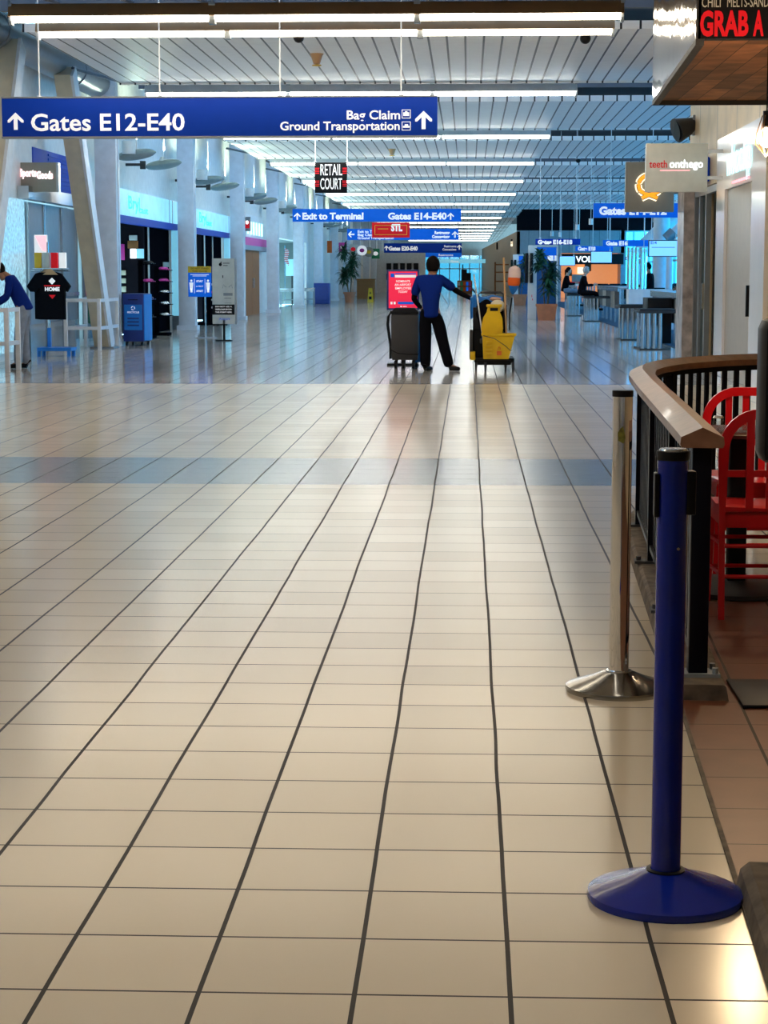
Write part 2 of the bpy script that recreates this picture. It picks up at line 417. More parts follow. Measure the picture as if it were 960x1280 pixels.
# end wall with window
mb = MB(); mb.box(-8.2, -5.0, YE - 6, YE - 5.7, 0, 6.5); mb.box(-5.0, 2.2, YE - 6, YE - 5.7, 3.3, 6.5); mb.box(2.2, 13, YE - 6, YE - 5.7, 0, 6.5)
struct('wall_end', mb, M['wall'])
mb = MB()
for k in range(8): mb.box(-5 + k * 1.03 - .05, -5 + k * 1.03 + .05, YE - 5.95, YE - 5.8, 0, 3.3)
mb.box(-5, 2.2, YE - 5.95, YE - 5.8, 1.9, 2.0); struct('window_3', mb, M['white'])
mb = MB(); mb.box(-5, 2.2, YE - 5.86, YE - 5.84, 0, 3.3); struct('window_4', mb, M['endglass'])
# gate hall: side glazing X=11, far wall Y=120
GX = 11.0
mb = MB(); mb.box(GX, GX + .3, 32.1, 120, 0, .55); mb.box(GX, GX + .3, 32.1, 120, 4.5, 6.5); struct('wall_gate', mb, M['white'])
mb = MB()
for k in range(30): mb.box(GX + .05, GX + .2, 33 + k * 3 - .06, 33 + k * 3 + .06, .55, 4.5)
mb.box(GX + .05, GX + .2, 32.4, 120, 2.1, 2.2); struct('window_5', mb, M['white'])
mb = MB(); mb.box(GX + .11, GX + .13, 32.4, 120, .55, 4.5); struct('window_6', mb, M['winglass'])
mb = MB(); mb.box(9.3, GX + .3, 120, 120.2, 0, .6); mb.box(9.3, GX + .3, 120, 120.2, 4.0, 6.5)
for x in (9.3, 10.2, 11.1): mb.box(x - .05, x + .05, 120, 120.2, .6, 4.0)
struct('window_7', mb, M['white'])
mb = MB(); mb.box(9.3, GX, 120.08, 120.1, .6, 4.0); struct('window_8', mb, M['winglass'])
M['greyclad'] = stripes(mat('grey_cladding', (.36, .40, .44), .45, .3), 0, .6, .025, (.15, .17, .19))
mb = MB(); mb.box(2.9, 11.3, 116.5, 116.7, 4.0, 6.5); struct('wall_gate', mb, M['dark'])  # near-black sheet stands in for the shaded void above the cladding
mb = MB(); mb.box(2.9, 9.3, 116, 116.3, 2.66, 4.0); mb.box(2.9, 5.55, 116, 116.3, 0, 2.66); mb.box(9.1, 9.4, 116, 120, 0, 4.0); mb.box(2.9, 9.3, 120, 120.2, 0, 3); struct('wall_gate', mb, M['greyclad'])
# tan shop wall closing in beyond it
M['tan'] = mat('tan_shop_wall', (.52, .40, .26), .6)
mb = MB(); mb.prism([(2.9, 116), (3.1, 116), (1.6, 199.5), (1.4, 199.5)], 3.95, (Vector((0, 0, 0)), Vector((1, 0, 0)), Vector((0, 1, 0)), Vector((0, 0, 1)))); struct('wall_right', mb, M['tan'])
# columns in the left row
ci = 0
for k in range(13):
    Y = 38.75 + 10.95 * k
    mb = MB(); mb.box(-7.45, -7.02, Y - .2, Y + .2, 0, 5.6, bev=.02)
    mb.box(-7.05, -7.0, Y - .05, Y + .05, 0, 5.6); mb.box(-7.5, -6.97, Y - .24, Y + .24, 0, .12)
    struct('trim_%d' % (k + 2), mb, M['column'])
# marble jamb at the corner by the gate hall
M['marble'] = mat('veined_marble', (.50, .44, .42), .3, var=.4, scale=5)
mb = MB(); mb.box(3.48, 3.68, 31.55, 32.5, 0, 2.86); struct('trim_20', mb, M['marble'])

# ================================================= ceiling light strips
def strip(Y, x0, x1, z, warm, label, rods=()):
    t = thing('strip_light', label, 'ceiling light', ((x0 + x1) / 2, Y, z), group=None)
    L = (x1 - x0) / 2
    hm = M['bronze'] if warm else M['white']
    mb = MB(); mb.prism([(-.12, .0), (.12, .0), (.09, .09), (.05, .16), (-.05, .16), (-.09, .09)], 2 * L, (Vector((-L, 0, 0)), Vector((0, 1, 0)), Vector((0, 0, 1)), Vector((1, 0, 0))))
    obj('housing', mb, hm, t)
    n = 3
    for i in range(n):
        a = -L + i * 2 * L / n + .04; b_ = -L + (i + 1) * 2 * L / n - .04
        mb = MB(); mb.prism([(-.11, .0), (-.085, -.045), (-.03, -.065), (.03, -.065), (.085, -.045), (.11, .0)], b_ - a, (Vector((a, 0, 0)), Vector((0, 1, 0)), Vector((0, 0, 1)), Vector((1, 0, 0)))); obj('lamp_tube', mb, M['tube' if warm else ('tubec' if Y < 80 else 'tubef')], t)
    for i in range(n + 1):
        mb = MB(); x = -L + i * 2 * L / n
        mb.box(max(-L, x - .04), min(L, x + .04), -.07, .07, -.1, .17); mb.box(x - .012, x + .012, -.012, .012, .14, .4)
        obj('bracket', mb, M['grey'], t)
    return t
SX0, SX1 = -5.8, 1.92
Yr = [4.7, 12.8]
strip(4.7, SX0, SX1, 4.55, True, 'added unseen warm strip light above the cream floor near the blue stanchion')  # this and the next two: out-of-view strips added to warm the near floor
strip(12.6, SX0, SX1, 4.55, True, 'added unseen warm strip light above the grey floor band')
strip(18.6, SX0, SX1, 4.55, True, 'added unseen warm strip light above the end of the wood handrail')
strip(24.6, SX0, SX1, 4.66, True, 'upper warm bronze strip light at the top edge of the photo')
strip(26.15, SX0, SX1, 4.66, True, 'second warm bronze strip light from the top, just before the first slatted ceiling panel')
names = {0: 'strip light crossing just above the big blue gates sign', 1: 'strip light seen just below the big blue gates sign',
         2: 'strip light behind the black retail court sign'}
Y = 34.9; k = 0
while Y < 198:
    strip(Y, SX0, SX1, 4.66, False, names.get(k, 'white strip light %s row beyond the retail court sign' % ['', '', '', 'first', 'second', 'third', 'fourth', 'fifth', 'sixth', 'seventh', 'eighth', 'ninth', 'tenth', 'eleventh', 'twelfth', 'thirteenth'][min(k, 15)]))
    Y += 10.95; k += 1

def ztop_(Y):
    if Y < 23: return 4.76
    for a in bays:
        if a - .05 < Y < a + 7.4: return 4.76
    return 6.52
# ================================================= hanging signs
def rods(t, xs, z0, z1, m='steel', r=.012):
    for x in xs:
        mb = MB(); mb.cyl((x, 0, z0), (x, 0, z1), r, n=6); obj('rod', mb, M[m], t)
def hang(name, label, px0, py0, px1, py1, Y, m='signblue', cat='sign', thick=.12, nrods=2, trim=None, rodpx=None):
    ztop = ztop_(Y)
    x0, x1, z0, z1 = rect(px0, py0, px1, py1, Y)
    cx = (x0 + x1) / 2; w = (x1 - x0) / 2; h = z1 - z0
    t = thing(name, label, cat, (cx, Y, z0))
    mb = MB(); mb.box(-w, w, 0, thick, 0, h, bev=.008); obj('sign_face', mb, M[m], t)
    if trim:
        mb = MB()
        mb.box(-w - .005, w + .005, -.006, thick + .006, -.025, .0); mb.box(-w - .005, w + .005, -.006, thick + .006, h, h + .02); obj('trim_frame', mb, M[trim], t)
    if rodpx: xs = [X_(p, Y) - cx for p in rodpx]
    else: xs = [(-.8 + 1.6 * i / max(1, nrods - 1)) * w for i in range(nrods)]
    for x in xs:
        mb = MB(); mb.cyl((x, thick / 2, h - .01), (x, thick / 2, ztop - z0), .010, n=6); mb.cyl((x, thick / 2, h - .01), (x, thick / 2, h + .04), .03, n=8); obj('rod', mb, M['white'], t)
    return t, cx, w, h, z0
def lt(t, cx, s, px0, px1, py_base, size_px, Y, z0, m='signwhite', bold=.004):
    """lettering from px0 to px1 with cap height size_px"""
    x0, x1 = X_(px0, Y) - cx, X_(px1, Y) - cx
    cap = size_px * Y / F
    return text(s, cap / .72, M[m], t, (x0, -.004, Z_(py_base, Y, (px0 + px1) / 2) - z0), width=x1 - x0, bold=bold)
def arr(t, cx, pxc, py0, py1, Y, z0, m='signwhite', rot=0, name='arrow'):
    h = (py1 - py0) * Y / F; mb = MB(); P = arrow(h)
    c = h / 2
    P = [(u * math.cos(rot) - (v - c) * math.sin(rot), u * math.sin(rot) + (v - c) * math.cos(rot)) for u, v in P]
    mb.prism(P, .006, (Vector((X_(pxc, Y) - cx, -.006, Z_((py0 + py1) / 2, Y, pxc) - z0)), Vector((1, 0, 0)), Vector((0, 0, 1)), Vector((0, 1, 0))))
    return obj(name, mb, M[m], t)
# big sign
Y = 25.4
t, cx, w, h, z0 = hang('hanging_sign', 'large blue overhead sign reading Gates E12-E40, Bag Claim and Ground Transportation', 7, 122, 546, 170, Y, trim='grey', rodpx=(53, 202, 351, 501))
arr(t, cx, 24, 141, 162, Y, z0)
lt(t, cx, 'Gates E12-E40', 42, 232, 163, 21, Y, z0, bold=.005)
lt(t, cx, 'Bag Claim', 433, 499, 149, 11, Y, z0, bold=.003)
lt(t, cx, 'Ground Transportation', 351, 499, 162.5, 10.5, Y, z0, bold=.003)
arr(t, cx, 529, 139, 161, Y, z0)
for i, (py0, kind) in enumerate(((137, 'bag'), (152, 'taxi'))):
    x0, x1, za, zb = rect(502, py0, 513, py0 + 11, Y); x0 -= cx; x1 -= cx; za -= z0; zb -= z0
    mb = MB(); mb.box(x0, x1, -.004, 0, za, zb); p = obj('pictogram', mb, M['signwhite'], t)
    mb = MB(); q = .008; mb.box(x0 + q, x1 - q, -.006, -.003, za + q, zb - q); obj('pictogram_field', mb, M['signblue'], p)
    mb = MB(); xm = (x0 + x1) / 2; zm = (za + zb) / 2
    if kind == 'bag': mb.box(x0 + .02, x1 - .02, -.009, -.006, zm - .025, zm + .02); mb.box(xm - .015, xm + .015, -.009, -.006, zm + .02, zm + .035)
    else: mb.box(x0 + .015, x1 - .015, -.009, -.006, zm - .022, zm + .002); mb.box(xm - .02, xm + .025, -.009, -.006, zm + .002, zm + .022)
    obj('pictogram_symbol', mb, M['signwhite'], p)
# retail court
Y = 46.2
t, cx, w, h, z0 = hang('hanging_sign', 'square black sign with red bars reading RETAIL COURT', 394, 203, 434, 241, Y, m='black', rodpx=(394.5, 434), thick=.1)
for j in range(8):
    for s in (-1, 1):
        zc = h * (.30 + .055 * (j % 4) * 1.0 + (.42 if j > 3 else 0)) - h * .08
        mb = MB(); a, b_ = sorted((s * w * .72, s * w)); mb.box(a, b_, -.005, 0, zc - .008, zc + .012); obj('red_bar', mb, M['redtext'], t)
lt(t, cx, 'RETAIL', 400.5, 427.5, 219, 14, Y, z0, bold=.002); lt(t, cx, 'COURT', 400.5, 427.5, 236.5, 14, Y, z0, bold=.002)
# exit to terminal
Y = 63.7
t, cx, w, h, z0 = hang('hanging_sign', 'blue overhead sign reading Exit to Terminal and Gates E14-E40', 366, 261, 576, 277, Y, m='signblue2', rodpx=(383, 439, 495, 550))
arr(t, cx, 372, 266, 274.5, Y, z0, m='signwhite'); lt(t, cx, 'Exit to Terminal', 378, 454, 274, 8, Y, z0, bold=.012)
lt(t, cx, 'Gates E14-E40', 485, 558, 274, 8, Y, z0, bold=.012); arr(t, cx, 563, 266, 274.5, Y, z0)
# STL red
Y = 74
t, cx, w, h, z0 = hang('hanging_sign', 'red overhead sign with white STL letters below the exit to terminal sign', 465, 278, 512, 297, Y, m='redtext')
lt(t, cx, 'STL', 489, 503, 288.5, 8, Y, z0, bold=.02)
mb = MB(); f_ = .10
mb.box(-w + f_, w - f_, -.01, 0, f_, f_ + .02); mb.box(-w + f_, w - f_, -.01, 0, h - f_ - .02, h - f_); mb.box(-w + f_, -w + f_ + .02, -.01, 0, f_, h - f_); mb.box(w - f_ - .02, w - f_, -.01, 0, f_, h - f_)
mb.box(-w + .22, -w + .62, -.01, 0, h * .55, h * .6); obj('gold_line', mb, M['yellowsign'], t)
# second tier
Y = 96
t, cx, w, h, z0 = hang('hanging_sign', 'blue sign with exit, bag claim, restrooms and concessions behind the red STL sign', 434, 286, 573, 300, Y, m='signblue2')
arr(t, cx, 439, 289, 297, Y, z0, rot=PI / 2); lt(t, cx, 'Exit to Terminal', 447, 480, 291, 3.2, Y, z0); lt(t, cx, 'Bag Claim', 447, 468, 295, 3.2, Y, z0); lt(t, cx, 'Ground Transportation', 447, 492, 299, 3.2, Y, z0)
lt(t, cx, 'Restrooms', 543, 562, 292.5, 3.6, Y, z0, bold=.012); lt(t, cx, 'Concessions', 540, 562, 297.5, 3.6, Y, z0, bold=.012); arr(t, cx, 568.5, 289, 297, Y, z0)
Y = 138
t, cx, w, h, z0 = hang('hanging_sign', 'dark blue sign reading Gates E20-E40 above the cleaner', 480, 304, 577, 316, Y, m='signblue')
arr(t, cx, 483, 307, 313, Y, z0); lt(t, cx, 'Gates E20-E40', 486, 522, 313, 5, Y, z0, bold=.02); lt(t, cx, 'Restrooms', 555, 570, 309, 2.6, Y, z0); lt(t, cx, 'Concessions', 553, 570, 313, 2.6, Y, z0); arr(t, cx, 574, 306, 312, Y, z0)
Y = 160
t, cx, w, h, z0 = hang('hanging_sign', 'lower narrow blue sign directly under the Gates E20-E40 sign', 499, 315.5, 577, 321.5, Y, m='signblue2')
lt(t, cx, 'Gates', 504, 514, 320, 4, Y, z0); lt(t, cx, 'Restrooms', 548, 566, 320, 2.6, Y, z0)
Y = 185
t, cx, w, h, z0 = hang('hanging_sign', 'farthest pale blue sign before the bright end window', 533, 324, 622, 329, Y, m='cyanlit')
lt(t, cx, 'Gate', 563, 573, 328, 2.6, Y, z0)
# right-hand gate signs
Y = 44
t, cx, w, h, z0 = hang('hanging_sign', 'blue sign reading Gates E14-E12 partly behind the pretzel sign', 741, 254, 853, 272, Y, m='signblue2', rodpx=(762, 846))
lt(t, cx, 'Gates E14-E12', 748, 832, 268, 9.5, Y, z0, bold=.012)
Y = 62
t, cx, w, h, z0 = hang('hanging_sign', 'blue sign reading Gate E16 over the gate seating', 753, 300, 811, 308, Y, m='signblue2', thick=.08); lt(t, cx, 'Gate E16', 757, 784, 306.5, 5, Y, z0, bold=.01)
Y = 76
t, cx, w, h, z0 = hang('hanging_sign', 'blue sign reading Gate E18 left of the Gate E16 sign', 719, 307.5, 766, 314, Y, m='signblue2', thick=.08); lt(t, cx, 'Gate E18', 722, 744, 313, 4.4, Y, z0, bold=.01)
Y = 58
t, cx, w, h, z0 = hang('hanging_sign', 'blue sign reading Gates E16-E18 above the nearer potted plant', 669, 298.5, 725, 306, Y, m='signblue', thick=.08); lt(t, cx, 'Gates E16-E18', 672, 715, 305, 5, Y, z0, bold=.01)
for (a, b_, c, d, Y, lab) in ((810, 300, 848, 321, 48, 'large blue gate screen reading E14 near the marble jamb'), (738, 314, 765, 329, 64, 'blue gate screen between the seated traveller and the Gate E18 sign'), (699, 320, 719, 332, 84, 'small blue gate screen in front of the shop fascia'), (781.5, 321, 807, 325, 60, 'pair of thin blue display panels over the gate desk')):
    t, cx, w, h, z0 = hang('gate_screen', lab, a, b_, c, d, Y, m='black', cat='screen', thick=.08)
    mb = MB(); mb.box(-w + .02, w - .02, -.006, 0, .02, h - .02); p = obj('display', mb, M['screen'], t)
    if Y == 48: lt(t, cx, 'E14', 812.5, 820, 305, 3.5, Y, z0 , m='signblue'); mb = MB(); mb.box(-w + .08, w - .10, -.010, -.005, h * .55, h * .58); obj('text_line', mb, M['signblue'], t)
# small pendant canisters over the gate area
for i, (px, py, Y) in enumerate(((721.5, 285, 56), (738.5, 278, 52), (690, 293, 66), (700, 294, 70))):
    p = W(px, py, Y); t = thing('pendant_light', 'small white cylinder pendant %s over the gate area' % ['left of the tallest rod', 'nearest the Gates E14-E12 sign', 'above the plant kiosk', 'right of the plant kiosk'][i], 'pendant light', (p.x, Y, p.z - .06))
    mb = MB(); mb.cyl((0, 0, 0), (0, 0, .16), .055, n=12); obj('shade', mb, M['white'], t)
    mb = MB(); mb.cyl((0, 0, .16), (0, 0, ztop_(Y) - p.z + .06), .008, n=5); obj('rod', mb, M['white'], t)

# ceiling fixtures
def ceil_dot(px, Y, kind, lab):
    x = X_(px, Y)
    if kind == 'camera':
        t = thing('security_camera', lab, 'camera', (x, Y, 4.75))
        mb = MB(); mb.box(-.07, .07, -.07, .07, -.05, 0, bev=.01); obj('mount', mb, M['grey'], t)
        mb = MB(); mb.sph((0, 0, -.08), .075); obj('dome', mb, M['black'], t)
    else:
        t = thing('sprinkler_head', lab, 'sprinkler', (x, Y, 4.75))
        mb = MB(); mb.lathe([(.0, -.16), (.05, -.15), (.06, -.12), (.09, -.03), (.11, 0), (0, 0)], n=12); obj('cup', mb, M['woodhandle'], t)
        mb = MB(); mb.lathe([(0, -.19), (.07, -.18), (.07, -.165), (0, -.165)], n=12); obj('deflector', mb, M['yellowsign'], t)
ceil_dot(375, 26.9, 'camera', 'black ceiling camera above the left part of the big gates sign')
ceil_dot(728, 27.2, 'camera', 'black ceiling camera near the cafe canopy')
ceil_dot(397, 29.6, 'spr', 'brass fitting on the first slatted ceiling panel')
ceil_dot(472, 42, 'spr', 'brass fitting on the second slatted ceiling panel')
ceil_dot(490, 52, 'spr', 'brass fitting on the third slatted ceiling panel')
ceil_dot(721, 56, 'camera', 'dark box camera on the ceiling over the gate side')
# wing uplights in pairs
for k in range(7):
    for j in range(2):
        Y = 39.9 + 10.95 * k + 3.6 * j; z = 3.88
        lab = ('%s grey wing-shaped reflector %s in pair %s from the entrance' % ('nearer' if j == 0 else 'farther', 'with white can lamp' if j == 0 else 'hung on a rod', ['one', 'two', 'three', 'four', 'five', 'six', 'seven'][k]))
        t = thing('wing_reflector', lab, 'light fitting', (-6.85, Y, z), group=None)
        mb = MB(); secs = []
        for i in range(13):
            u = -1 + 2 * i / 12; x = u * .42; th = .11 * math.sqrt(max(0.015, 1 - abs(u) ** 2.2)); dz = .05 * u
            secs.append([Vector((x, math.cos(q) * th * 1.6, dz + math.sin(q) * th)) for q in [2 * PI * m_ / 12 for m_ in range(12)]])
        mb.loft(secs); obj('wing', mb, M['winged'], t)
        mb = MB(); mb.box(-.52, -.40, -.05, .05, -.10, .08); mb.box(-.90, -.5, -.03, .03, -.03, .03); obj('wall_bracket', mb, M['darkgrey'], t)
        mb = MB(); mb.cyl((.02, 0, .1), (.02, 0, 1.0), .012, n=6); obj('rod', mb, M['white'], t)
        if j == 0:
            mb = MB(); mb.cyl((-.10, -.25, -.0), (-.10, -.25, .26), .14, n=20); obj('can_lamp', mb, M['white'], t)
        else:
            mb = MB(); mb.cyl((0, 0, .07), (0, 0, .17), .12, .06, n=16); obj('can_lamp', mb, M['white'], t)
        ld = bpy.data.lights.new('uplight', 'AREA'); ld.energy = 55; ld.color = (.78, 1, .80); ld.size = .3
        lo = bpy.data.objects.new('uplight', ld); C.objects.link(lo); lo.parent = t; lo.location = (0.05, 0, .30); lo.rotation_euler = (PI, math.radians(25), 0)

# ================================================= inclined frame struts, guard rails
def bar4(mb, p0, p1, w, d):
    p0, p1 = Vector(p0), Vector(p1); t = (p1 - p0).normalized(); x = Vector((1, 0, 0)); y = t.cross(x).normalized()
    L = lambda c: [c + x * a * w / 2 + y * b_ * d / 2 for a, b_ in ((-1, -1), (1, -1), (1, 1), (-1, 1))]
    mb.loft([L(p0), L(p1)])
for nm, (yb, yt, xb), lab in (('a', (27.4, 30.4, -7.15), 'leaning beige steel strut at the left edge beside the stooping person'), ('b', (37.6, 34.3, -7.15), 'leaning beige steel strut right of the souvenir shop')):
    t = thing('inclined_strut', lab, 'column', (xb, yb, 0))
    mb = MB(); bar4(mb, (0, 0, 0), (0, yt - yb, 5.0), .30, .30); obj('shaft', mb, M['strut'], t)
    mb = MB(); bar4(mb, (.17, .0, 0), (.17, yt - yb, 5.0), .05, .36); obj('lit_edge', mb, M['white'], t)  # white strip puts the strut's lit right edge into colour
    mb = MB(); mb.box(-.22, .25, -.28, .28, 0, .03); obj('base_plate', mb, M['grey'], t)
def guard(x0, x1, y0, y1, h, lab):
    t = thing('guard_rail', lab, 'railing', ((x0 + x1) / 2, y0, 0)); cx = (x0 + x1) / 2; D = y1 - y0; a, b_ = x0 - cx, x1 - cx
    for (x, y) in ((a, 0), (b_, 0), (b_, D), (a, D)):
        mb = MB(); mb.box(x - .035, x + .035, y - .035, y + .035, 0, h, bev=.008); obj('post', mb, M['white'], t)
    for z in (h - .035, .42):
        mb = MB(); mb.box(a, b_, -.03, .03, z - .03, z + .03); mb.box(b_ - .03, b_ + .03, 0, D, z - .03, z + .03); mb.box(a - .03, a + .03, 0, D, z - .03, z + .03)
        obj('rail', mb, M['white'], t)
guard(-7.62, -6.98, 36.3, 38.2, .98, 'white square-tube guard rail around the base of the leaning strut')
guard(-7.62, -6.80, 28.2, 28.9, .95, 'white square-tube guard rail cut by the left edge in front of the stooping person')

# ================================================= left shops
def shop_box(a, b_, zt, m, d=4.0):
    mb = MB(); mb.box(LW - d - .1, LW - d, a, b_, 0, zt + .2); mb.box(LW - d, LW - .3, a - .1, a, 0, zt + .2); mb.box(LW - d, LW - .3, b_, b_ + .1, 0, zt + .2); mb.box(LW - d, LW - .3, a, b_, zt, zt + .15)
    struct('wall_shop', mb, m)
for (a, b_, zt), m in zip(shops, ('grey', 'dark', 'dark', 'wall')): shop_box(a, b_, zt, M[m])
shop_box(76, 92, 2.9, mat('grey_green_wall', (.20, .24, .23), .8), 3)
t = thing('display_screen', 'cyan lit screen on a stand behind the wheeled tables', 'screen', (X_(365, 88), 88, 0))
mb = MB(); mb.box(-.28, .28, 0, .06, 1.35, 2.1, bev=.01); obj('screen_panel', mb, M['cyanlit'], t); mb = MB(); mb.box(-.03, .03, .02, .06, 0, 1.4); mb.box(-.2, .2, -.15, .2, 0, .03); obj('stand', mb, M['darkgrey'], t)
t = thing('flag', 'small red and white flag on a pole beside the cyan screen', 'flag', (X_(356, 87), 87, 0))
mb = MB(); mb.cyl((0, 0, 0), (0, 0, 2.7), .015, n=6); mb.cyl((0, 0, 0), (0, 0, .04), .15, n=16); obj('pole', mb, M['steel'], t)
mb = MB(); mb.loft([[Vector((.0 + .02 * math.sin(k), -.02 + .015 * math.sin(k * 2), 2.6 - k * .09)), Vector((.17 + .03 * math.sin(k * 1.3), -.02, 2.5 - k * .10)), Vector((.17 + .03 * math.sin(k * 1.3), -.01, 2.5 - k * .10)), Vector((.0 + .02 * math.sin(k), -.01 + .015 * math.sin(k * 2), 2.6 - k * .09))] for k in range(8)]); obj('cloth', mb, stripes(mat('flag_cloth', (.75, .75, .78), .8), 2, .09, .045, (.6, .02, .04)), t)
def fascia(a, b_, z0, z1, m, lab, soff='signblue', txt=None):
    t = thing('shop_fascia', lab, 'shop front', (LW, a, z0))
    mb = MB(); mb.box(0, .12, 0, b_ - a, 0, z1 - z0); obj('fascia_panel', mb, M[m], t)
    mb = MB(); mb.box(0, .16, 0, b_ - a, -.16, -.0); obj('blue_edge', mb, M['signblue' if soff else 'grey'], t)
    return t
# souvenir shop
t = thing('shop_fascia', 'brushed metal band above the souvenir shop opening', 'shop front', (LW, 32.9, 2.72))
mb = MB(); mb.box(0, .2, 0, 5.7, 0, .22); obj('fascia_panel', mb, M['steel'], t)
mb = MB(); mb.box(-.2, .02, 1.2, 5.2, .24, .95)
for k in range(8): mb.box(0, .04, 2.4, 5.2, .30 + k * .08, .34 + k * .08)
obj('louvre', mb, M['signblue'], t)
# folded metal shutters in the opening
for i, (a, b_) in enumerate(((33.9, 35.2), (35.25, 36.7), (36.75, 38.2))):
    t = thing('shutter_panel', 'brushed metal folding shutter, %s in the souvenir shop opening' % ('leftmost', 'middle', 'rightmost')[i], 'shutter', (LW - .12, a, 0))
    mb = MB(); mb.box(-.05, .05, 0, b_ - a, 0, 2.7); obj('leaf', mb, M['grey'], t)
    mb = MB(); mb.box(.05, .075, 0, .04, 0, 2.7); mb.box(.05, .075, b_ - a - .04, b_ - a, 0, 2.7); mb.box(.05, .07, 0, b_ - a, 0, .55); obj('edge_strip', mb, M['steel'], t)
    if i == 2: mb = MB(); mb.box(.06, .11, .1, b_ - a - .1, 1.02, 1.09); obj('push_bar', mb, M['steel'], t)
# glittery display and poster column
M['glitter'] = mat('glittering_display', (.42, .62, .70), .25, var=.6, scale=14, emit=.25, ecol=(.4, .75, .9))
mb = MB(); mb.box(LW, LW + .12, 30.3, 32.9, .15, 2.7); tag(obj('glitter_wall', mb, M['glitter']), 'glittering pale blue display panel beside the souvenir shop', 'display')
t = thing('poster_column', 'tall narrow window display with colourful goods behind the leaning strut', 'display', (LW, 38.3, 0))
mb = MB(); mb.box(0, .05, 0, 2.0, .15, 2.7); obj('backing', mb, M['grey'], t)
for i, (c, z, h_) in enumerate((('pink', 2.2, .4), ('signpale', 1.75, .35), ('deepblue', 1.35, .3), ('green', .45, .5), ('pink', 1.0, .28))):
    mb = MB(); mb.box(.05, .10, .1 + .2 * (i % 2), .9 + .3 * (i % 2), z, z + h_, bev=.02); obj('picture', mb, M[c], t)
mb = MB(); mb.box(.12, .14, 0, 1.6, .1, 2.7); obj('glass_pane', mb, M['glass'], t)
# blade sign
x0, x1, z0_, z1_ = rect(25, 203, 75, 240, 33.2)
t = thing('blade_sign', 'grey square hanging shop sign with glowing pink and white script', 'sign', (x0, 33.2, z0_))
mb = MB(); mb.box(0, x1 - x0, 0, .15, 0, z1_ - z0_, bev=.01); obj('sign_box', mb, M['signgrey'], t)
mb = MB(); mb.box(x1 - x0 - .03, x1 - x0 + .01, -.01, .16, 0, z1_ - z0_); mb.box(-.3, 0, .05, .10, .1, .16); obj('edge_trim', mb, M['steel'], t)
text('Sports', .17, M['whitelit'], t, (.03, -.008, .27), bold=.008, width=.30); text('Sports', .17, M['pinklit'], t, (.03, -.014, .27), bold=.002, width=.30)
text('Goods', .17, M['whitelit'], t, (.33, -.008, .23), bold=.008, width=.28); text('Goods', .17, M['pinklit'], t, (.33, -.014, .23), bold=-.001, width=.28)
# fascia 2 & 3 cyan
fa = [(41.0, 51.4, 2.72, 3.30, 'cyanlit', 'glowing pale cyan fascia of the shoe and cap shop', 43.0, 'Brylcast'), (53.2, 62.0, 2.72, 3.25, 'cyanlit', 'glowing pale cyan fascia of the second cyan shop front', 54.4, 'Brylcast')]
for a, b_, z0, z1, m, lab, ty, s in fa:
    t = fascia(a, b_, z0, z1, m, lab)
    text('Bryl', .42, M['cyantext'], t, (.125, ty - a, .17), rot=(PI / 2, 0, PI / 2), bold=.004, width=1.5)
    text('cast', .22, M['cyantext'], t, (.125, ty - a + 1.4, .12), rot=(PI / 2, 0, PI / 2), bold=.004, width=1.3)
    mb = MB()
    for yy_ in (8.0, 8.5): mb.box(.12, .13, yy_ - .02, yy_ + .02, 0, z1 - z0)
    obj('seam', mb, M['grey'], t)
for y, h_, lab in ((50.05, 2.4, 'lit cyan pilaster beside the shoe shop opening'), (60.9, 2.4, 'lit cyan pilaster beside the second dark shop')):
    t = thing('lit_pilaster', lab, 'wall light', (LW, y, 0)); mb = MB(); mb.box(0, .16, 0, 1.0, .36, h_ + .3); obj('light_panel', mb, M['cyanlit'], t)
    mb = MB(); mb.box(-.02, .18, -.02, 1.4, 0, .36); obj('plinth', mb, M['grey'], t)
# red fascia
t = fascia(62.6, 73.0, 2.42, 2.70, 'pink', 'red shop fascia band beyond the second cyan shop', soff=None)
t2 = thing('shop_sign', 'row of tall white glowing letters above the red band', 'sign', (LW, 66.5, 2.75)); mb = MB(); mb.box(0, .05, 0, 5.5, -.05, .75); obj('sign_back', mb, M['white'], t2)
text('IIIIII', .62, M['neoncyan'], t2, (.06, .2, .08), rot=(PI / 2, 0, PI / 2), bold=.01, width=5.0)
for px, Y, lab in ((290.5, 61.9, 'small grey blade sign with red logo left of the white column'), (309.5, 66.5, 'small grey blade sign with orange logo right of the white column')):
    x0, x1, z0, z1 = rect(px - 4, 271, px + 4, 289, Y); t = thing('blade_sign', lab, 'sign', (x0, Y, z0)); mb = MB(); mb.box(-.35, x1 - x0, 0, .1, 0, z1 - z0); obj('sign_box', mb, M['grey'], t)
    mb = MB(); mb.box(.03, x1 - x0 - .03, -.01, 0, .1, z1 - z0 - .14); obj('logo', mb, M['redtext'], t); mb = MB(); mb.sph(((x1 - x0) / 2, -.012, .3), .05, (1, .15, 1.3)); obj('logo_mark', mb, M['whitelit'], t)
t = thing('brown_shutter', 'tall brown wooden double door under the red fascia', 'door', (LW + .02, 65.9, 0))
for i in range(2): mb = MB(); mb.box(0, .06, i * 2.3, i * 2.3 + 2.26, 0, 2.42); obj('door_leaf', mb, M['wooddoor'], t)
mb = MB(); mb.box(.06, .12, 2.2, 2.26, .95, 1.3); mb.box(.06, .12, 2.34, 2.4, .95, 1.3); obj('handle', mb, M['steel'], t)
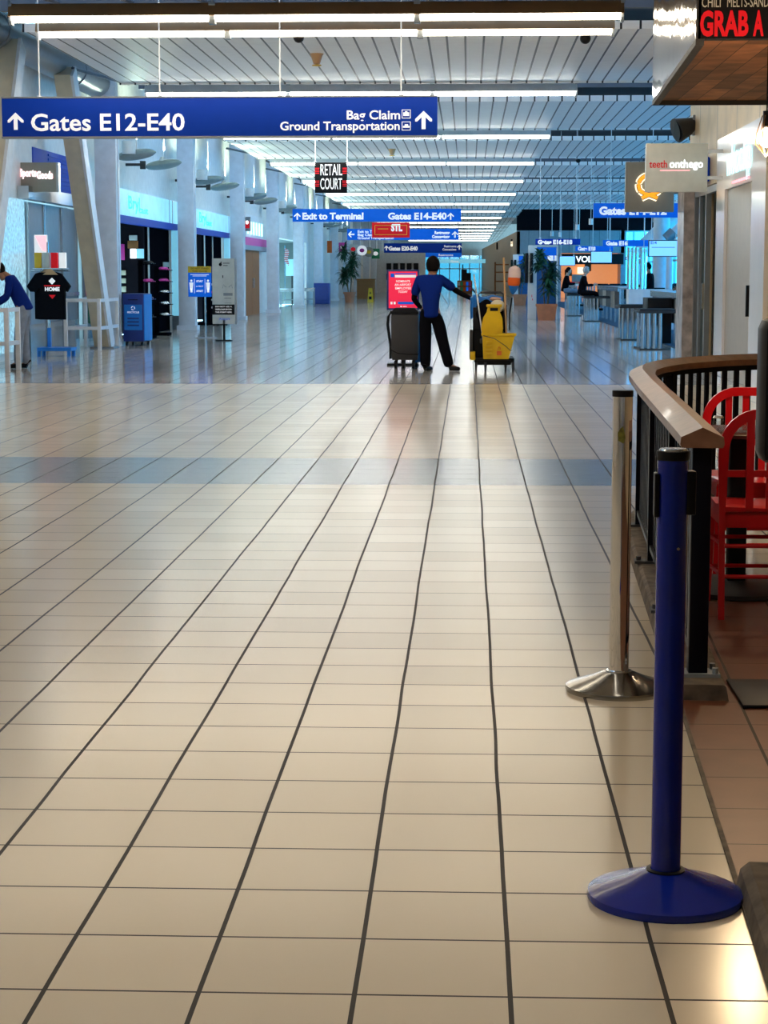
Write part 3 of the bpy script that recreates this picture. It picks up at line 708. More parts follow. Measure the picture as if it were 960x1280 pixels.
# interior downlights of the shoe shop
for i in range(4):
    mb = MB(); mb.cyl((LW - .9, 43.3 + i * 1.4, 2.70), (LW - .9, 43.3 + i * 1.4, 2.715), .10, n=14)
    tag(obj('downlight', mb, M['whitelit']), 'round recessed downlight, number %s from the left in the shoe shop soffit' % ['one', 'two', 'three', 'four'][i], 'downlight', 'downlights in the shoe shop')
# dark doors in the shops
t = thing('shop_door', 'black panel door leaf closing the right part of the shoe shop', 'door', (LW - .05, 46.6, 0))
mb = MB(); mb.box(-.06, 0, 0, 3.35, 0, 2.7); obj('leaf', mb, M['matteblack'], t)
mb = MB(); mb.box(0, .03, 0, .08, 0, 2.7); obj('light_edge', mb, M['signpale'], t); mb = MB(); mb.box(0, .02, 2.3, 3.2, 1.62, 1.74); obj('name_plate', mb, M['signgrey'], t)
t = thing('shop_door', 'black panel door leaf in the second cyan shop', 'door', (LW - .05, 56.6, 0))
mb = MB(); mb.box(-.06, 0, 0, 4.0, 0, 2.7); obj('leaf', mb, M['matteblack'], t); mb = MB(); mb.box(0, .03, 0, .08, 0, 2.7); mb.box(0, .03, 1.8, 1.86, 0, 2.7); obj('light_edge', mb, M['signpale'], t)
# goods inside shoe shop: wall pictures
for i, (a, b_, c, d, m, lab) in enumerate(((163, 311, 170.5, 323, 'whitelit', 'bright white backlit picture in the shoe shop'), (171, 311, 180, 323, 'cyanlit', 'cyan glowing picture in the shoe shop'), (160, 301, 173, 310.5, 'wooddoor', 'brown picture above the glowing ones'), (162, 294, 172, 300.5, 'signpale', 'pale card at the top of the shoe shop wall'), (151, 305, 156, 325, 'pink', 'purple poster at the left of the shoe shop'), (151, 338, 157, 344, 'cream', 'cream shoe box card, topmost of three by the left jamb'), (151, 348, 157, 354, 'cream', 'cream shoe box card, middle of three by the left jamb'), (151, 358, 157, 365, 'cream', 'cream shoe box card, lowest of three by the left jamb'))):
    x0, x1, z0, z1 = rect(a, b_, c, d, 46.4); mb = MB(); mb.box(x0, x1, 46.4, 46.45, z0, z1, bev=.01); tag(obj('wall_picture', mb, M[m]), lab, 'picture')
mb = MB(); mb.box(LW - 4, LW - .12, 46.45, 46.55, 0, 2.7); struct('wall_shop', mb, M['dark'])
# display racks with caps / sandals
def rack(x, y, lab, rows, cols, m, hgt, grp, ilab, sz=.075):
    t = thing('display_rack', lab, 'display rack', (x, y, 0))
    mb = MB(); mb.box(-.05, .05, -.05, .05, .05, hgt); mb.box(-.30, .30, -.30, .30, 0, .06, bev=.01); obj('stand', mb, M['matteblack'], t)
    for r in range(rows):
        mb = MB(); z = hgt - .1 - r * (hgt - .55) / max(rows - 1, 1); mb.box(-.02, .34, -.32, .32, z, z + .015); obj('shelf', mb, M['matteblack'], t)
        for c in range(cols):
            mm = m[r % len(m)]
            mb = MB(); yy_ = -.25 + .5 * c / max(cols - 1, 1)
            mb.sph((0, 0, .03), sz, (1.0, .72, .55), 10, 6); mb.box(0.02, sz * 1.6, -sz * .6, sz * .6, .0, .02, bev=.004)
            o = obj('cap', mb, M[mm]); o.location = (x + .17, y + yy_, z + .017)
            tag(o, ilab % (['top', 'second', 'third', 'fourth', 'fifth', 'sixth'][r], ['near', 'left', 'right', 'far'][c % 4]), 'cap', grp)
    return t
rack(LW + .35, 43.2, 'dark cap rack behind the blue recycling bin', 4, 3, ['black', 'pink', 'deepblue'], 1.75, 'caps on the left rack', 'cap on the %s shelf of the left rack, %s one')
rack(LW + .35, 45.4, 'dark rack of pink and grey sandals right of the recycling bin', 5, 3, ['pink', 'pink', 'steel', 'chrome', 'steel'], 1.62, 'sandals on the right rack', 'sandal on the %s shelf of the right rack, %s one')
rack(LW + .35, 54.6, 'dark rack of white shoes behind the poster stands', 4, 3, ['white', 'pink', 'signpale', 'white'], 1.2, 'shoes on the far rack', 'shoe on the %s shelf of the far rack, %s one')
# souvenir T-shirt rack
t = thing('garment_rack', 'blue-footed garment rack in front of the souvenir shop', 'clothes rack', (-7.33, 33.75, 0))
mb = MB(); mb.box(-.22, .38, -.25, .25, .10, .16); mb.cyl((-.2, -.2, 0), (-.2, -.2, .11), .035); mb.cyl((.33, -.2, 0), (.33, -.2, .11), .035); mb.cyl((.33, .2, 0), (.33, .2, .11), .035); mb.cyl((-.2, .2, 0), (-.2, .2, .11), .035); mb.box(-.08, -.02, -.03, .03, .1, .5); obj('base', mb, M['blue'], t)
mb = MB(); mb.cyl((-.05, 0, .1), (-.05, 0, 2.0), .018); mb.cyl((-.35, 0, 1.5), (.35, 0, 1.5), .014); mb.box(-.3, .3, -.12, .12, 1.53, 1.545); obj('frame', mb, M['steel'], t)
def tshirt(x, y, z, lab, printed):
    s = MB(); out = [(-.20, -.78), (.24, -.78), (.24, -.22), (.28, -.30), (.34, -.20), (.18, .02), (.08, .05), (0, .02), (-.08, .05), (-.18, .02), (-.34, -.20), (-.28, -.30), (-.20, -.22)]
    s.prism([(a, b_) for a, b_ in out], .09, FR(0, 0))
    o = thing('tshirt', lab, 't-shirt', (x, y, z)); b = obj('shirt_body', s, M['blackcloth'], o)
    s = MB(); s.prism([(-.13, .0), (.13, .0), (.02, .10), (-.02, .10)], .03, FR(0, .0, -.04)); obj('hanger', s, M['woodhandle'], o)
    if printed:
        text('HOME', .09, M['signwhite'], o, (-.11, -.006, -.28), width=.26, bold=.004)
        s = MB(); s.prism([(0, -.17), (.06, -.11), (0, -.05), (-.06, -.11)], .005, FR(.02, .0, -.006)); obj('printed_diamond', s, M['signwhite'], o)
        s = MB(); s.prism([(0, -.42), (.06, -.35), (-.06, -.35)], .005, FR(.02, 0, -.006)); s.box(-.12, .16, -.005, 0, -.20, -.18); obj('printed_red', s, M['redtext'], o)
for i in range(4): tshirt(-7.46 + .06 * i, 33.50 + (3 - i) * .13, 1.43, 'black t-shirt hanging on the garment rack, %s' % ['front one printed HOME under a diamond', 'second from the front', 'third from the front', 'rearmost'][3 - i] , i == 3)
for i, m in enumerate(('yellowsign', 'signpale', 'redtext', 'signwhite')):
    mb = MB(); mb.box(-.06, .06, -.04, .04, 0, .27, bev=.006); o = obj('boxed_toy', mb, M[m]); o.location = (-7.55 + i * .145, 33.75, 1.546); tag(o, 'small boxed souvenir on top of the garment rack, %s from the left' % ['first', 'second', 'third', 'fourth'][i], 'box', 'boxed souvenirs')
x0, x1, z0, z1 = rect(38, 293, 54.5, 316, 33.6)
t = thing('sale_sign', 'small pink and white price sign on a pole over the garment rack', 'sign', ((x0 + x1) / 2, 33.95, z0)); w = (x1 - x0) / 2; h_ = z1 - z0
mb = MB(); mb.box(-w, w, 0, .02, 0, h_); obj('card', mb, M['signwhite'], t)
mb = MB(); mb.prism([(-w + .02, h_ - .02), (w - .02, h_ - .02), (w - .02, .03), (w - .10, .05)], .004, FR(0, 0, -.004)); obj('pink_print', mb, M['pinklit'], t)
mb = MB(); mb.cyl((0, .02, -1.0), (0, .02, 0), .012, n=6); obj('pole', mb, M['steel'], t)

# recycling bin (tall blue box on castors)
x0, x1, z0, z1 = rect(152, 367, 179, 433, 38.5)
def castors(t, xs, ys, r=.04, m='black', name='castor'):
    for x in xs:
        for y in ys:
            mb = MB(); mb.cyl((x - .018, y, r), (x + .018, y, r), r, n=12); mb.box(x - .022, x + .022, y - .01, y + .03, r, 2 * r + .02); obj(name, mb, M[m], t)
w = .215
t = thing('recycling_bin', 'tall blue recycling bin on castors in front of the shoe shop', 'bin', (-6.73, 38.6, 0), -.10)
mb = MB(); mb.box(-w, w, 0, .62, .09, 1.05, bev=.015); obj('body', mb, M['deepblue'], t)
mb = MB(); mb.box(w, w + .012, .02, .60, .11, 1.03); obj('side_panel', mb, M['blue'], t)
mb = MB(); mb.box(-w * .86, w * .86, -.01, 0, .32, .83); p = obj('label_panel', mb, M['blue'], t)
text('RECYCLE', .05, M['signwhite'], p, (-.12, -.014, .66), width=.24)
mb = MB()
for k in range(3): mb.box(-.12, .12, -.013, -.01, .40 + k * .07, .43 + k * .07)
obj('printed_lines', mb, M['deepblue'], p)
for k in range(3):
    a = k * 2 * PI / 3 + PI / 2; mb = MB(); mb.tube([(math.cos(a + q) * .035, -.014, .76 + math.sin(a + q) * .035) for q in (0, .5, 1.0, 1.5)], .006, n=5); obj('recycle_mark', mb, M['signwhite'], p)
mb = MB(); mb.box(-.10, .10, -.012, 0, .92, .935); obj('slot', mb, M['black'], t)
castors(t, (-.16, .16), (.08, .54))

# poster stands
Y = 43.5
x0, x1, z0, z1 = rect(235, 333, 264, 371, Y)
t = thing('notice_stand', 'blue notice board with yellow header and two white figures on a thin stand', 'sign', ((x0 + x1) / 2, Y, 0)); w = (x1 - x0) / 2
mb = MB(); mb.box(-w, w, 0, .03, z0, z1); obj('board', mb, M['signblue2'], t)
mb = MB(); mb.box(-w, w, -.006, 0, z1 - .14, z1); obj('yellow_header', mb, M['yellowsign'], t)
text('DO NOT STAND', .055, M['black'], t, (-.20, -.01, z1 - .065), width=.40); text('TOO CLOSE', .055, M['black'], t, (-.17, -.01, z1 - .125), width=.34)
for s in (-1, 1):
    mb = MB(); mb.sph((s * .19, -.008, z0 + .36), .025, (1, .3, 1.1), 8, 6); mb.prism([(-.03, .16), (.03, .16), (.045, .32), (-.045, .32)], .004, FR(s * .19, z0, -.008)); mb.box(s * .19 - .025, s * .19 + .025, -.008, -.004, z0 + .1, z0 + .18); obj('figure', mb, M['signwhite'], t)
    mb = MB(); mb.box(s * .12 - .004, s * .12 + .004, -.008, 0, z0 + .08, z0 + .4); obj('line', mb, M['signwhite'], t)
text('STAY', .06, M['signwhite'], t, (-.075, -.008, z0 + .33), width=.15, bold=.002); text('6 FEET', .045, M['signwhite'], t, (-.08, -.008, z0 + .22), width=.16); text('APART', .06, M['signwhite'], t, (-.08, -.008, z0 + .11), width=.16, bold=.002)
mb = MB(); mb.box(-w * .8, w * .8, -.005, 0, z1 - .19, z1 - .18); mb.box(-w * .6, w * .6, -.005, 0, z1 - .22, z1 - .21); obj('small_print', mb, M['signwhite'], t)
mb = MB(); mb.cyl((.12, .04, 0), (.12, .04, z0 + .3), .015, n=8); mb.box(-.10, .34, -.12, .2, 0, .02); obj('stand', mb, M['steel'], t)
Y = 41.6
x0, x1, z0, z1 = rect(265, 323, 293, 405, Y); w = (x1 - x0) / 2
t = thing('poster_stand', 'tall pale grey poster board on a black T-foot with a black caption band', 'sign', ((x0 + x1) / 2, Y, 0), -.06)
mb = MB(); mb.box(-w, w, 0, .03, z0, z1); obj('board', mb, M['signpale'], t)
mb = MB(); mb.box(w, w + .05, .03, .06, z0, z1); mb.box(-w, w + .05, .03, .05, z0, z1 - .01); obj('edge', mb, M['white'], t)
mb = MB(); mb.box(-w, w, -.006, 0, z0 + .20, z0 + .42); obj('caption_band', mb, M['black'], t)
for k, s in enumerate(('DO NOT USE A', 'WHEELCHAIR BEYOND', 'THIS POINT HERE')): text(s, .045, M['signwhite'], t, (-.18, -.01, z0 + .36 - k * .06), width=.36)
text('Airport', .06, M['signblue2'], t, (-.10, -.006, z0 + .09), width=.24)
mb = MB(); mb.sph((-.06, -.004, z1 - .13), .035, (1, .2, 1.05), 10, 8); mb.sph((-.045, -.004, z1 - .085), .012, (1, .2, 1.4), 8, 6); obj('logo', mb, M['black'], t)
mb = MB(); mb.box(.0, .14, -.004, 0, z1 - .11, z1 - .095); mb.box(.0, .10, -.004, 0, z1 - .16, z1 - .145); mb.box(-.02, .0, -.004, 0, z1 - .42, z1 - .36); mb.box(.02, .17, -.004, 0, z1 - .86, z1 - .85); mb.box(.02, .17, -.004, 0, z1 - .96, z1 - .955); obj('small_print', mb, M['darkgrey'], t)
mb = MB()
for s in (-1, 1): mb.tube([(.09 + s * .03, -.003, z1 - .62), (.09 + s * .09, -.003, z1 - .56), (.09 + s * .11, -.003, z1 - .64)], .006, n=5)
mb.box(.0, .20, -.004, 0, z1 - .80, z1 - .74); obj('drawing', mb, M['grey'], t)
mb = MB(); mb.box(-.02, .03, .0, .04, .02, z0 + .1); mb.box(-.17, .17, -.06, .10, 0, .025); mb.box(-.08, .08, 0, .04, z0 - .03, z0); obj('t_foot', mb, M['black'], t)

# ================================================= far left furniture
for i, (px, Y) in enumerate(((361, 84), (381, 86))):
    t = thing('work_table', 'grey wheeled steel table by the left columns, %s one' % ('left', 'right')[i], 'table', (X_(px, Y), Y, 0), group='wheeled tables')
    mb = MB(); mb.box(-.42, .42, 0, .6, .78, .82, bev=.01); mb.box(-.40, .40, .02, .58, .66, .78); obj('tabletop', mb, M['steel'], t)
    for x in (-.38, .38):
        for y in (.05, .55): mb = MB(); mb.box(x - .02, x + .02, y - .02, y + .02, .08, .78); mb.cyl((x - .015, y, .05), (x + .015, y, .05), .05, n=10); obj('leg', mb, M['grey'], t)
    mb = MB(); mb.box(-.38, .38, .04, .56, .30, .33); obj('lower_shelf', mb, M['grey'], t)
def plantA(x, y, s, lab, pot_square, tall=1.45, sp=.55, nst=3, seed=1):
    random.seed(seed)
    t = thing('potted_plant', lab, 'plant', (x, y, 0))
    mb = MB(); R = .26 * s; Hh = .46 * s
    if pot_square:
        a, b_ = R * .9, R * 1.08
        sq = lambda r, z: [Vector((sx * r, sy * r, z)) for sx, sy in ((-1, -1), (1, -1), (1, 1), (-1, 1))]
        mb.loft([sq(a, 0), sq(b_, Hh * .86), sq(b_ * 1.06, Hh * .86), sq(b_ * 1.06, Hh), sq(b_ * .95, Hh), sq(b_ * .93, Hh * .9)])
    else: mb.lathe([(0, 0), (R * .75, 0), (R * .95, Hh * .82), (R * 1.08, Hh * .82), (R * 1.08, Hh), (R * .95, Hh), (R * .93, Hh * .88), (0, Hh * .88)], n=24)
    obj('pot', mb, M['terra'], t)
    mb = MB(); mb.cyl((0, 0, Hh * .8), (0, 0, Hh * .9), R * .9, n=16); obj('soil', mb, M['soil'], t)
    heads = []
    mb = MB()
    for k in range(nst):
        a = k * 2.1 + seed; b_ = Vector((math.cos(a) * .06, math.sin(a) * .06, Hh * .85)); top = Vector((math.cos(a) * sp * .35, math.sin(a) * sp * .35, Hh + (tall - Hh) * (.55 + .22 * k)))
        mb.tube([b_, (b_ + top) / 2 + Vector((.02, 0, 0)), top], [.022 * s, .018 * s, .013 * s], n=6); heads.append(top)
    obj('trunk', mb, M['stem'], t)
    mb = MB()
    for hd in heads:
        for j in range(120):
            a = random.random() * 2 * PI; el = random.uniform(-.5, 1.3); L = sp * random.uniform(.45, .8); base = hd - Vector((0, 0, random.random() * .45 * s))
            d = Vector((math.cos(a) * math.cos(el), math.sin(a) * math.cos(el), math.sin(el)))
            p1 = base + d * L * .55; p2 = base + d * L + Vector((0, 0, -.28 * L)); side = d.cross(Vector((0, 0, 1))).normalized() * (.04 * s)
            v = [mb.b.verts.new(q) for q in (base - side * .4, base + side * .4, p1 + side, p1 - side, p2)]
            mb.b.faces.new((v[0], v[1], v[2], v[3])); mb.b.faces.new((v[3], v[2], v[4]))
    obj('foliage', mb, M['leaf'], t); return t
plantA(X_(437, 97), 97, 1.15, 'leafy potted plant in round terracotta pot by the left columns', False, 2.35, .8, 4, 3)
plantA(X_(683.5, 60.5), 60.5, 1.1, 'nearer potted palm in square terracotta planter before the blue kiosk', True, 2.05, .62, 3, 5)
plantA(X_(650, 89), 89, 1.1, 'farther potted palm in terracotta planter beyond the mop cart', True, 2.1, .7, 3, 8)
# wet floor sign
t = thing('wet_floor_sign', 'yellow folding wet floor sign on the distant floor', 'floor sign', (X_(463, 98), 98, 0))
for s in (-1, 1):
    mb = MB(); P = [Vector((-.15, s * .16, 0)), Vector((.15, s * .16, 0)), Vector((.09, s * .02, .72)), Vector((-.09, s * .02, .72))]; mb.loft([[p for p in P], [p + Vector((0, .02, 0)) for p in P]]); obj('panel', mb, M['yellow'], t)
mb = MB(); mb.prism([(0, .55), (.05, .44), (-.05, .44)], .004, FR(0, 0, -.09)); mb.box(-.07, .07, -.14, -.135, .15, .3); obj('printed_mark', mb, M['black'], t)
# round food court blade signs
spec = [(455, 'pink', 'sq', 'pink square sign with white letters'), (0, 0, 0, 0)]
for px, py, m, shp, lab in ((428.5, 309.5, 'pink', 'sq', 'pink square food sign with white letters'), (441.5, 311.5, 'signpale', 'sq', 'pale square food sign with a red face-like logo'), (452.5, 313, 'signwhite', 'rd', 'round white food sign with pink letters and blue arc'), (461, 315, 'yellowsign', 'rd', 'grey food sign with a yellow round logo'), (469.5, 317, 'green', 'sq', 'green food sign at the right end of the row')):
    Y = 108 + (px - 428) * .5; x, z = X_(px, Y), Z_(py, Y, px); r = 6.2 * Y / F
    t = thing('blade_sign', lab, 'sign', (x, Y, z - r))
    mb = MB()
    if shp == 'sq': mb.box(-r * .8, r * .8, 0, .08, 0, 2 * r, bev=.02)
    else: mb.cyl((0, 0, r), (0, .08, r), r, n=24)
    obj('sign_face', mb, M['signgrey' if m == 'yellowsign' else m], t)
    mb = MB(); q = 'signwhite' if m in ('pink', 'green') else ('redtext' if m == 'signpale' else ('pink' if m == 'signwhite' else 'yellowsign'))
    mb.sph((0, -.01, r), r * .5, (1, .08, .8)); obj('logo', mb, M[q], t)
    mb = MB(); mb.cyl((0, .04, 2 * r), (0, .04, ztop_(Y) - z + r), .015, n=5); obj('rod', mb, M['grey'], t)
mb = MB(); x0, x1, z0, z1 = rect(409, 301, 415, 316, 100); t = thing('blade_sign', 'small orange square sign beside a distant column', 'sign', (x0, 100, z0)); mb.box(0, x1 - x0, 0, .06, 0, z1 - z0); obj('sign_face', mb, M['orange'], t); mb = MB(); mb.cyl((.1, .03, z1 - z0), (.1, .03, ztop_(100) - z0), .015, n=5); obj('rod', mb, M['grey'], t)
# dark partition/desk left far, picture wall shop
mb = MB(); mb.box(0, 1.0, 0, 1.2, 0, 1.1); mb.box(-.04, 1.04, -.04, 1.24, 1.1, 1.15); o = obj('counter', mb, M['wooddoor']); o.location = (X_(446, 112), 112, 0); tag(o, 'dark brown counter behind the leafy potted plant', 'counter')
mb = MB(); mb.box(0, .75, 0, .8, 0, 1.0, bev=.03); mb.box(.1, .65, -.02, .03, .2, .8); o = obj('service_cart', mb, M['deepblue']); o.location = (X_(392, 92), 92, 0); tag(o, 'dark blue wheeled case between the left columns', 'cart')
mb = MB(); mb.box(LW + .2, -3.3, 150, 150.3, 0, 3.2); struct('wall_shop', mb, M['wall'])
Y = 149.8
random.seed(4)
for i in range(9):
    px = 483 + (i % 5) * 8.5; py = 329 + (i // 5) * 13; x0, x1, z0, z1 = rect(px, py, px + 6, py + 8, Y); mb = MB(); mb.box(x0, x1, Y, 150, z0, z1, bev=.02)
    tag(obj('picture_frame', mb, M['black']), 'dark picture on the far shop wall, %s row' % ('upper' if i < 5 else 'lower'), 'picture', 'dark pictures in the %s row' % ('upper' if i < 5 else 'lower'))
Y = 140
t = thing('magazine_kiosk', 'low kiosk with colourful goods under the dark screens in the middle distance', 'kiosk', (X_(581, Y), Y, 0))
mb = MB(); mb.box(-.55, .55, 0, .8, 0, .95); obj('body', mb, M['wooddoor'], t)
for i in range(10): mb = MB(); a = -.5 + (i % 5) * .2; b_ = .2 + (i // 5) * .38; mb.box(a, a + .16, -.04, 0, b_, b_ + .28); obj('packet', mb, M[['signpale', 'orange', 'pink', 'green', 'signblue2'][i * 3 % 5]], t)
mb = MB(); mb.box(-.25, .15, .2, .3, .95, 1.75); mb.box(.05, .45, .3, .4, .95, 1.5); mb.cyl((-.15, .25, 1.7), (-.15, .25, 2.1), .04); obj('screen_stack', mb, M['black'], t)

# ================================================= right side shops
t = thing('shop_facade', 'glossy white shop front panel with glowing script beside the cafe', 'shop front', (RW, 23.7, 0))
D = 28.35 - 23.7
mb = MB(); mb.box(-.06, 0, 0, 1.15, 0, 3.36); mb.box(-.06, 0, D - .9, D, 0, 3.36); mb.box(-.06, 0, 1.15, D - .9, 2.62, 3.36); obj('panel', mb, M['facade'], t)
mb = MB(); mb.box(-.02, 0, 1.15, D - .9, 0, 2.62); p = obj('door_leaf', mb, M['taupe'], t)
mb = MB(); mb.box(-.08, -.02, 1.3, 1.34, .9, 1.3); obj('handle', mb, M['black'], p)
for s, sz, y, z, w, m in (('whoolip', .62, 3.55, 2.80, 2.3, 'neoncyan'),): text(s, sz, M[m], t, (-.075, y, z), rot=(PI / 2, 0, -PI / 2), bold=.004, width=w, name='glowing_script')
mb = MB(); mb.box(-.08, -.06, 1.4, 2.9, 2.66, 2.69); obj('red_underline', mb, M['pinklit'], t)
# teeth on the go sign
Y = 27.7
x0, x1, z0, z1 = rect(805, 179, 882, 240, Y)
t = thing('blade_sign', 'pale square wall sign reading teethonthego', 'sign', (x0, Y, z0)); w, h = x1 - x0, z1 - z0
mb = MB(); mb.box(0, w, 0, .12, 0, h, bev=.012); obj('sign_box', mb, M['signpale'], t)
mb = MB()
for z in (.2, .57): mb.box(w - .01, RW - x0, .03, .09, z - .025, z + .025)
obj('bracket', mb, M['white'], t)
text('teeth', .15, M['redtext'], t, (.05, -.004, .34), width=.25, bold=.001); text('onthego', .16, M['whitelit'], t, (.33, -.004, .34), width=.47, bold=.001)
mb = MB(); mb.box(.2, .62, -.004, 0, .295, .305); obj('underline', mb, M['pinklit'], t)
# pretzel sign
Y = 32.9
x0, x1, z0, z1 = rect(780, 202, 841, 265, Y)
t = thing('blade_sign', 'grey square sign with glowing orange pretzel behind the teethonthego sign', 'sign', (x0, Y, z0)); w, h = x1 - x0, z1 - z0
mb = MB(); mb.box(0, w, 0, .12, 0, h, bev=.012); obj('sign_box', mb, M['signgrey'], t)
mb = MB(); mb.box(w - .01, RW - x0 + .1, .03, .09, .3, .35); obj('bracket', mb, M['grey'], t)
cx, cz = .42 * w / .85, .40
M['pretz'] = mat('pretzel_orange', (.85, .35, .02), .5, emit=.5, ecol=(1, .4, .02)); M['glowc'] = mat('cream_glow', (1, .9, .7), .5, emit=.7, ecol=(1, .85, .6))
pts = []
for i in range(27):
    a = -PI * .65 + i / 26 * 2 * PI * .9 * .9 + .0
    pts.append((cx + .19 * math.sin(a * 1.0) , -.01, cz + .03 + .17 * -math.cos(a)))
pts2 = [(cx - .13, -.01, cz - .15), (cx - .03, -.01, cz - .07), (cx + .03, -.01, cz + .0), (cx + .15, -.01, cz + .06)]
ring = [(cx + .19 * math.cos(a), -.012, cz + .04 + .17 * math.sin(a)) for a in [(-.18 + 1.36 * i / 20) * PI for i in range(21)]]
tail1 = [ring[0], (cx + .10, -.012, cz - .09), (cx, -.012, cz - .11), (cx - .13, -.012, cz - .17)]
tail2 = [ring[-1], (cx - .10, -.012, cz - .09), (cx, -.012, cz - .12), (cx + .13, -.012, cz - .17)]
for r, m, off, nm in ((.058, 'glowc', 0, 'halo'), (.042, 'black', -.03, 'outline'), (.032, 'pretz', -.05, 'pretzel')):
    mb = MB()
    for L in (ring, tail1, tail2): mb.tube([(a, b_ + off, c) for a, b_, c in L], r, n=8)
    o = obj(nm, mb, M[m], t)
# horn fixture on the wall top
p = W(858, 160, 31.8)
t = thing('wall_speaker', 'dark grey cone fixture high on the wall above the pretzel sign', 'speaker', (RW, 31.8, p.z))
mb = MB(); mb.cyl((-.02, 0, 0.05), (-.30, -.1, -.05), .12, .20, n=20); obj('horn', mb, M['darkgrey'], t); mb = MB(); mb.cyl((-.29, -.098, -.045), (-.31, -.103, -.05), .17, n=20); obj('grille', mb, M['black'], t)
mb = MB(); mb.box(-.04, .0, -.1, .1, -.12, .2); obj('mount', mb, M['grey'], t)
mb = MB(); mb.box(3.42, 3.64, 29.6, 30.4, 2.83, 3.2, bev=.02); tag(obj('blue_sign_box', mb, M['signblue']), 'small dark blue box sign on the wall between the two square signs', 'sign')
# rolled glass door in opening
t = thing('sliding_door', 'steel-framed open glass door between marble jamb and white facade', 'door', (RW + .05, 28.65, 0))
mb = MB(); mb.box(-.06, .02, 2.1, 2.2, 0, 2.76); mb.box(-.06, .02, 2.75, 2.85, 0, 2.76); mb.box(-.06, .02, 0, 2.85, 2.66, 2.76); mb.box(-.06, .02, 1.3, 1.4, 0, 2.66); mb.box(-.06, .02, 1.4, 2.8, 0, .1); obj('frame', mb, M['grey'], t)
mb = MB(); mb.box(-.02, -.01, 1.4, 2.1, .1, 2.66); obj('glass_pane', mb, M['glass'], t)
mb = MB(); mb.box(-.1, -.06, 1.33, 1.37, .9, 1.3); obj('handle', mb, M['steel'], t)

# cafe canopy sign box
def cx_(Y): return 1.13 + .033 * (Y - 9.8)
M['planks'] = mat('reclaimed_plank', (.36, .19, .10), .6, var=.35, scale=5)
n_ = M['planks'].node_tree; b_n = n_.nodes['Principled BSDF']
def nm(op, a, b=None):
    q = n_.nodes.new('ShaderNodeMath'); q.operation = op
    for i, v in enumerate((a, b)):
        if v is None: continue
        if isinstance(v, (int, float)): q.inputs[i].default_value = v
        else: n_.links.new(v, q.inputs[i])
    return q.outputs[0]
tcn = n_.nodes.new('ShaderNodeTexCoord'); sx_ = n_.nodes.new('ShaderNodeSeparateXYZ'); n_.links.new(tcn.outputs['Object'], sx_.inputs[0])
col_i = nm('FLOOR', nm('DIVIDE', sx_.outputs[0], .13)); yoff = nm('ADD', nm('DIVIDE', sx_.outputs[1], .9), nm('MULTIPLY', col_i, .37)); row_i = nm('FLOOR', yoff)
cmb = n_.nodes.new('ShaderNodeCombineXYZ'); n_.links.new(col_i, cmb.inputs[0]); n_.links.new(row_i, cmb.inputs[1])
wn_ = n_.nodes.new('ShaderNodeTexWhiteNoise'); n_.links.new(cmb.outputs[0], wn_.inputs['Vector'])
rmp = n_.nodes.new('ShaderNodeValToRGB'); rmp.color_ramp.elements[0].color = (.42, .34, .28, 1); rmp.color_ramp.elements[1].color = (1.5, 1.15, .9, 1); n_.links.new(wn_.outputs['Value'], rmp.inputs[0])
mx_ = n_.nodes.new('ShaderNodeMix'); mx_.data_type = 'RGBA'; mx_.blend_type = 'MULTIPLY'; mx_.inputs['Factor'].default_value = 1
n_.links.new(b_n.inputs['Base Color'].links[0].from_socket, mx_.inputs['A']); n_.links.new(rmp.outputs[0], mx_.inputs['B'])
seam_ = nm('MAXIMUM', nm('LESS_THAN', nm('FRACT', nm('DIVIDE', sx_.outputs[0], .13)), .04), nm('LESS_THAN', nm('FRACT', yoff), .008))
mx2 = n_.nodes.new('ShaderNodeMix'); mx2.data_type = 'RGBA'; n_.links.new(seam_, mx2.inputs['Factor']); n_.links.new(mx_.outputs['Result'], mx2.inputs['A']); mx2.inputs['B'].default_value = (.03, .015, .008, 1)
n_.links.new(mx2.outputs['Result'], b_n.inputs['Base Color'])
M['foil'] = mat('mirror_steel', (.48, .45, .45), .08, 1, bump=.8, scale=3.0, var=.04)
Y0, Y1 = 9.75, 13.2; zb = 2.60; zt = 3.75; XR = 4.98
t = thing('cafe_canopy', 'hanging canopy box with black GRAB A menu face, mirror side and plank underside', 'canopy', (cx_(Y0), Y0, zb)); ox = cx_(Y0); wx = XR - ox; d = Y1 - Y0; s_ = cx_(Y1) - ox
mb = MB(); mb.box(0, wx, 0, .08, 0, zt - zb); obj('front_panel', mb, M['black'], t)
mb = MB(); mb.loft([[Vector((-.012, 0, 0)), Vector((.012, 0, 0)), Vector((.012, 0, zt - zb)), Vector((-.012, 0, zt - zb))], [Vector((s_ - .012, d, 0)), Vector((s_ + .012, d, 0)), Vector((s_ + .012, d, zt - zb)), Vector((s_ - .012, d, zt - zb))]]); obj('side_panel', mb, M['foil'], t)
mb = MB(); mb.prism([(.015, .08), (wx, .08), (wx, d), (s_ + .015, d)], .04, (Vector((0, 0, -.0)), Vector((1, 0, 0)), Vector((0, 1, 0)), Vector((0, 0, 1)))); obj('plank_soffit', mb, M['planks'], t)
mb = MB(); mb.prism([(-.012, 0), (.03, 0), (s_ + .03, d), (s_ - .012, d)], .03, (Vector((0, 0, -.03)), Vector((1, 0, 0)), Vector((0, 1, 0)), Vector((0, 0, 1)))); mb.box(s_, wx, d - .03, d, -.03, zt - zb); obj('metal_edge', mb, M['darkgrey'], t)
mb = MB(); mb.box(0, wx, .05, d, zt - zb - .03, zt - zb); obj('top_panel', mb, M['black'], t)
zpx = lambda py: Z_(py, Y0, 900) - zb
cap1 = 34 * Y0 / F
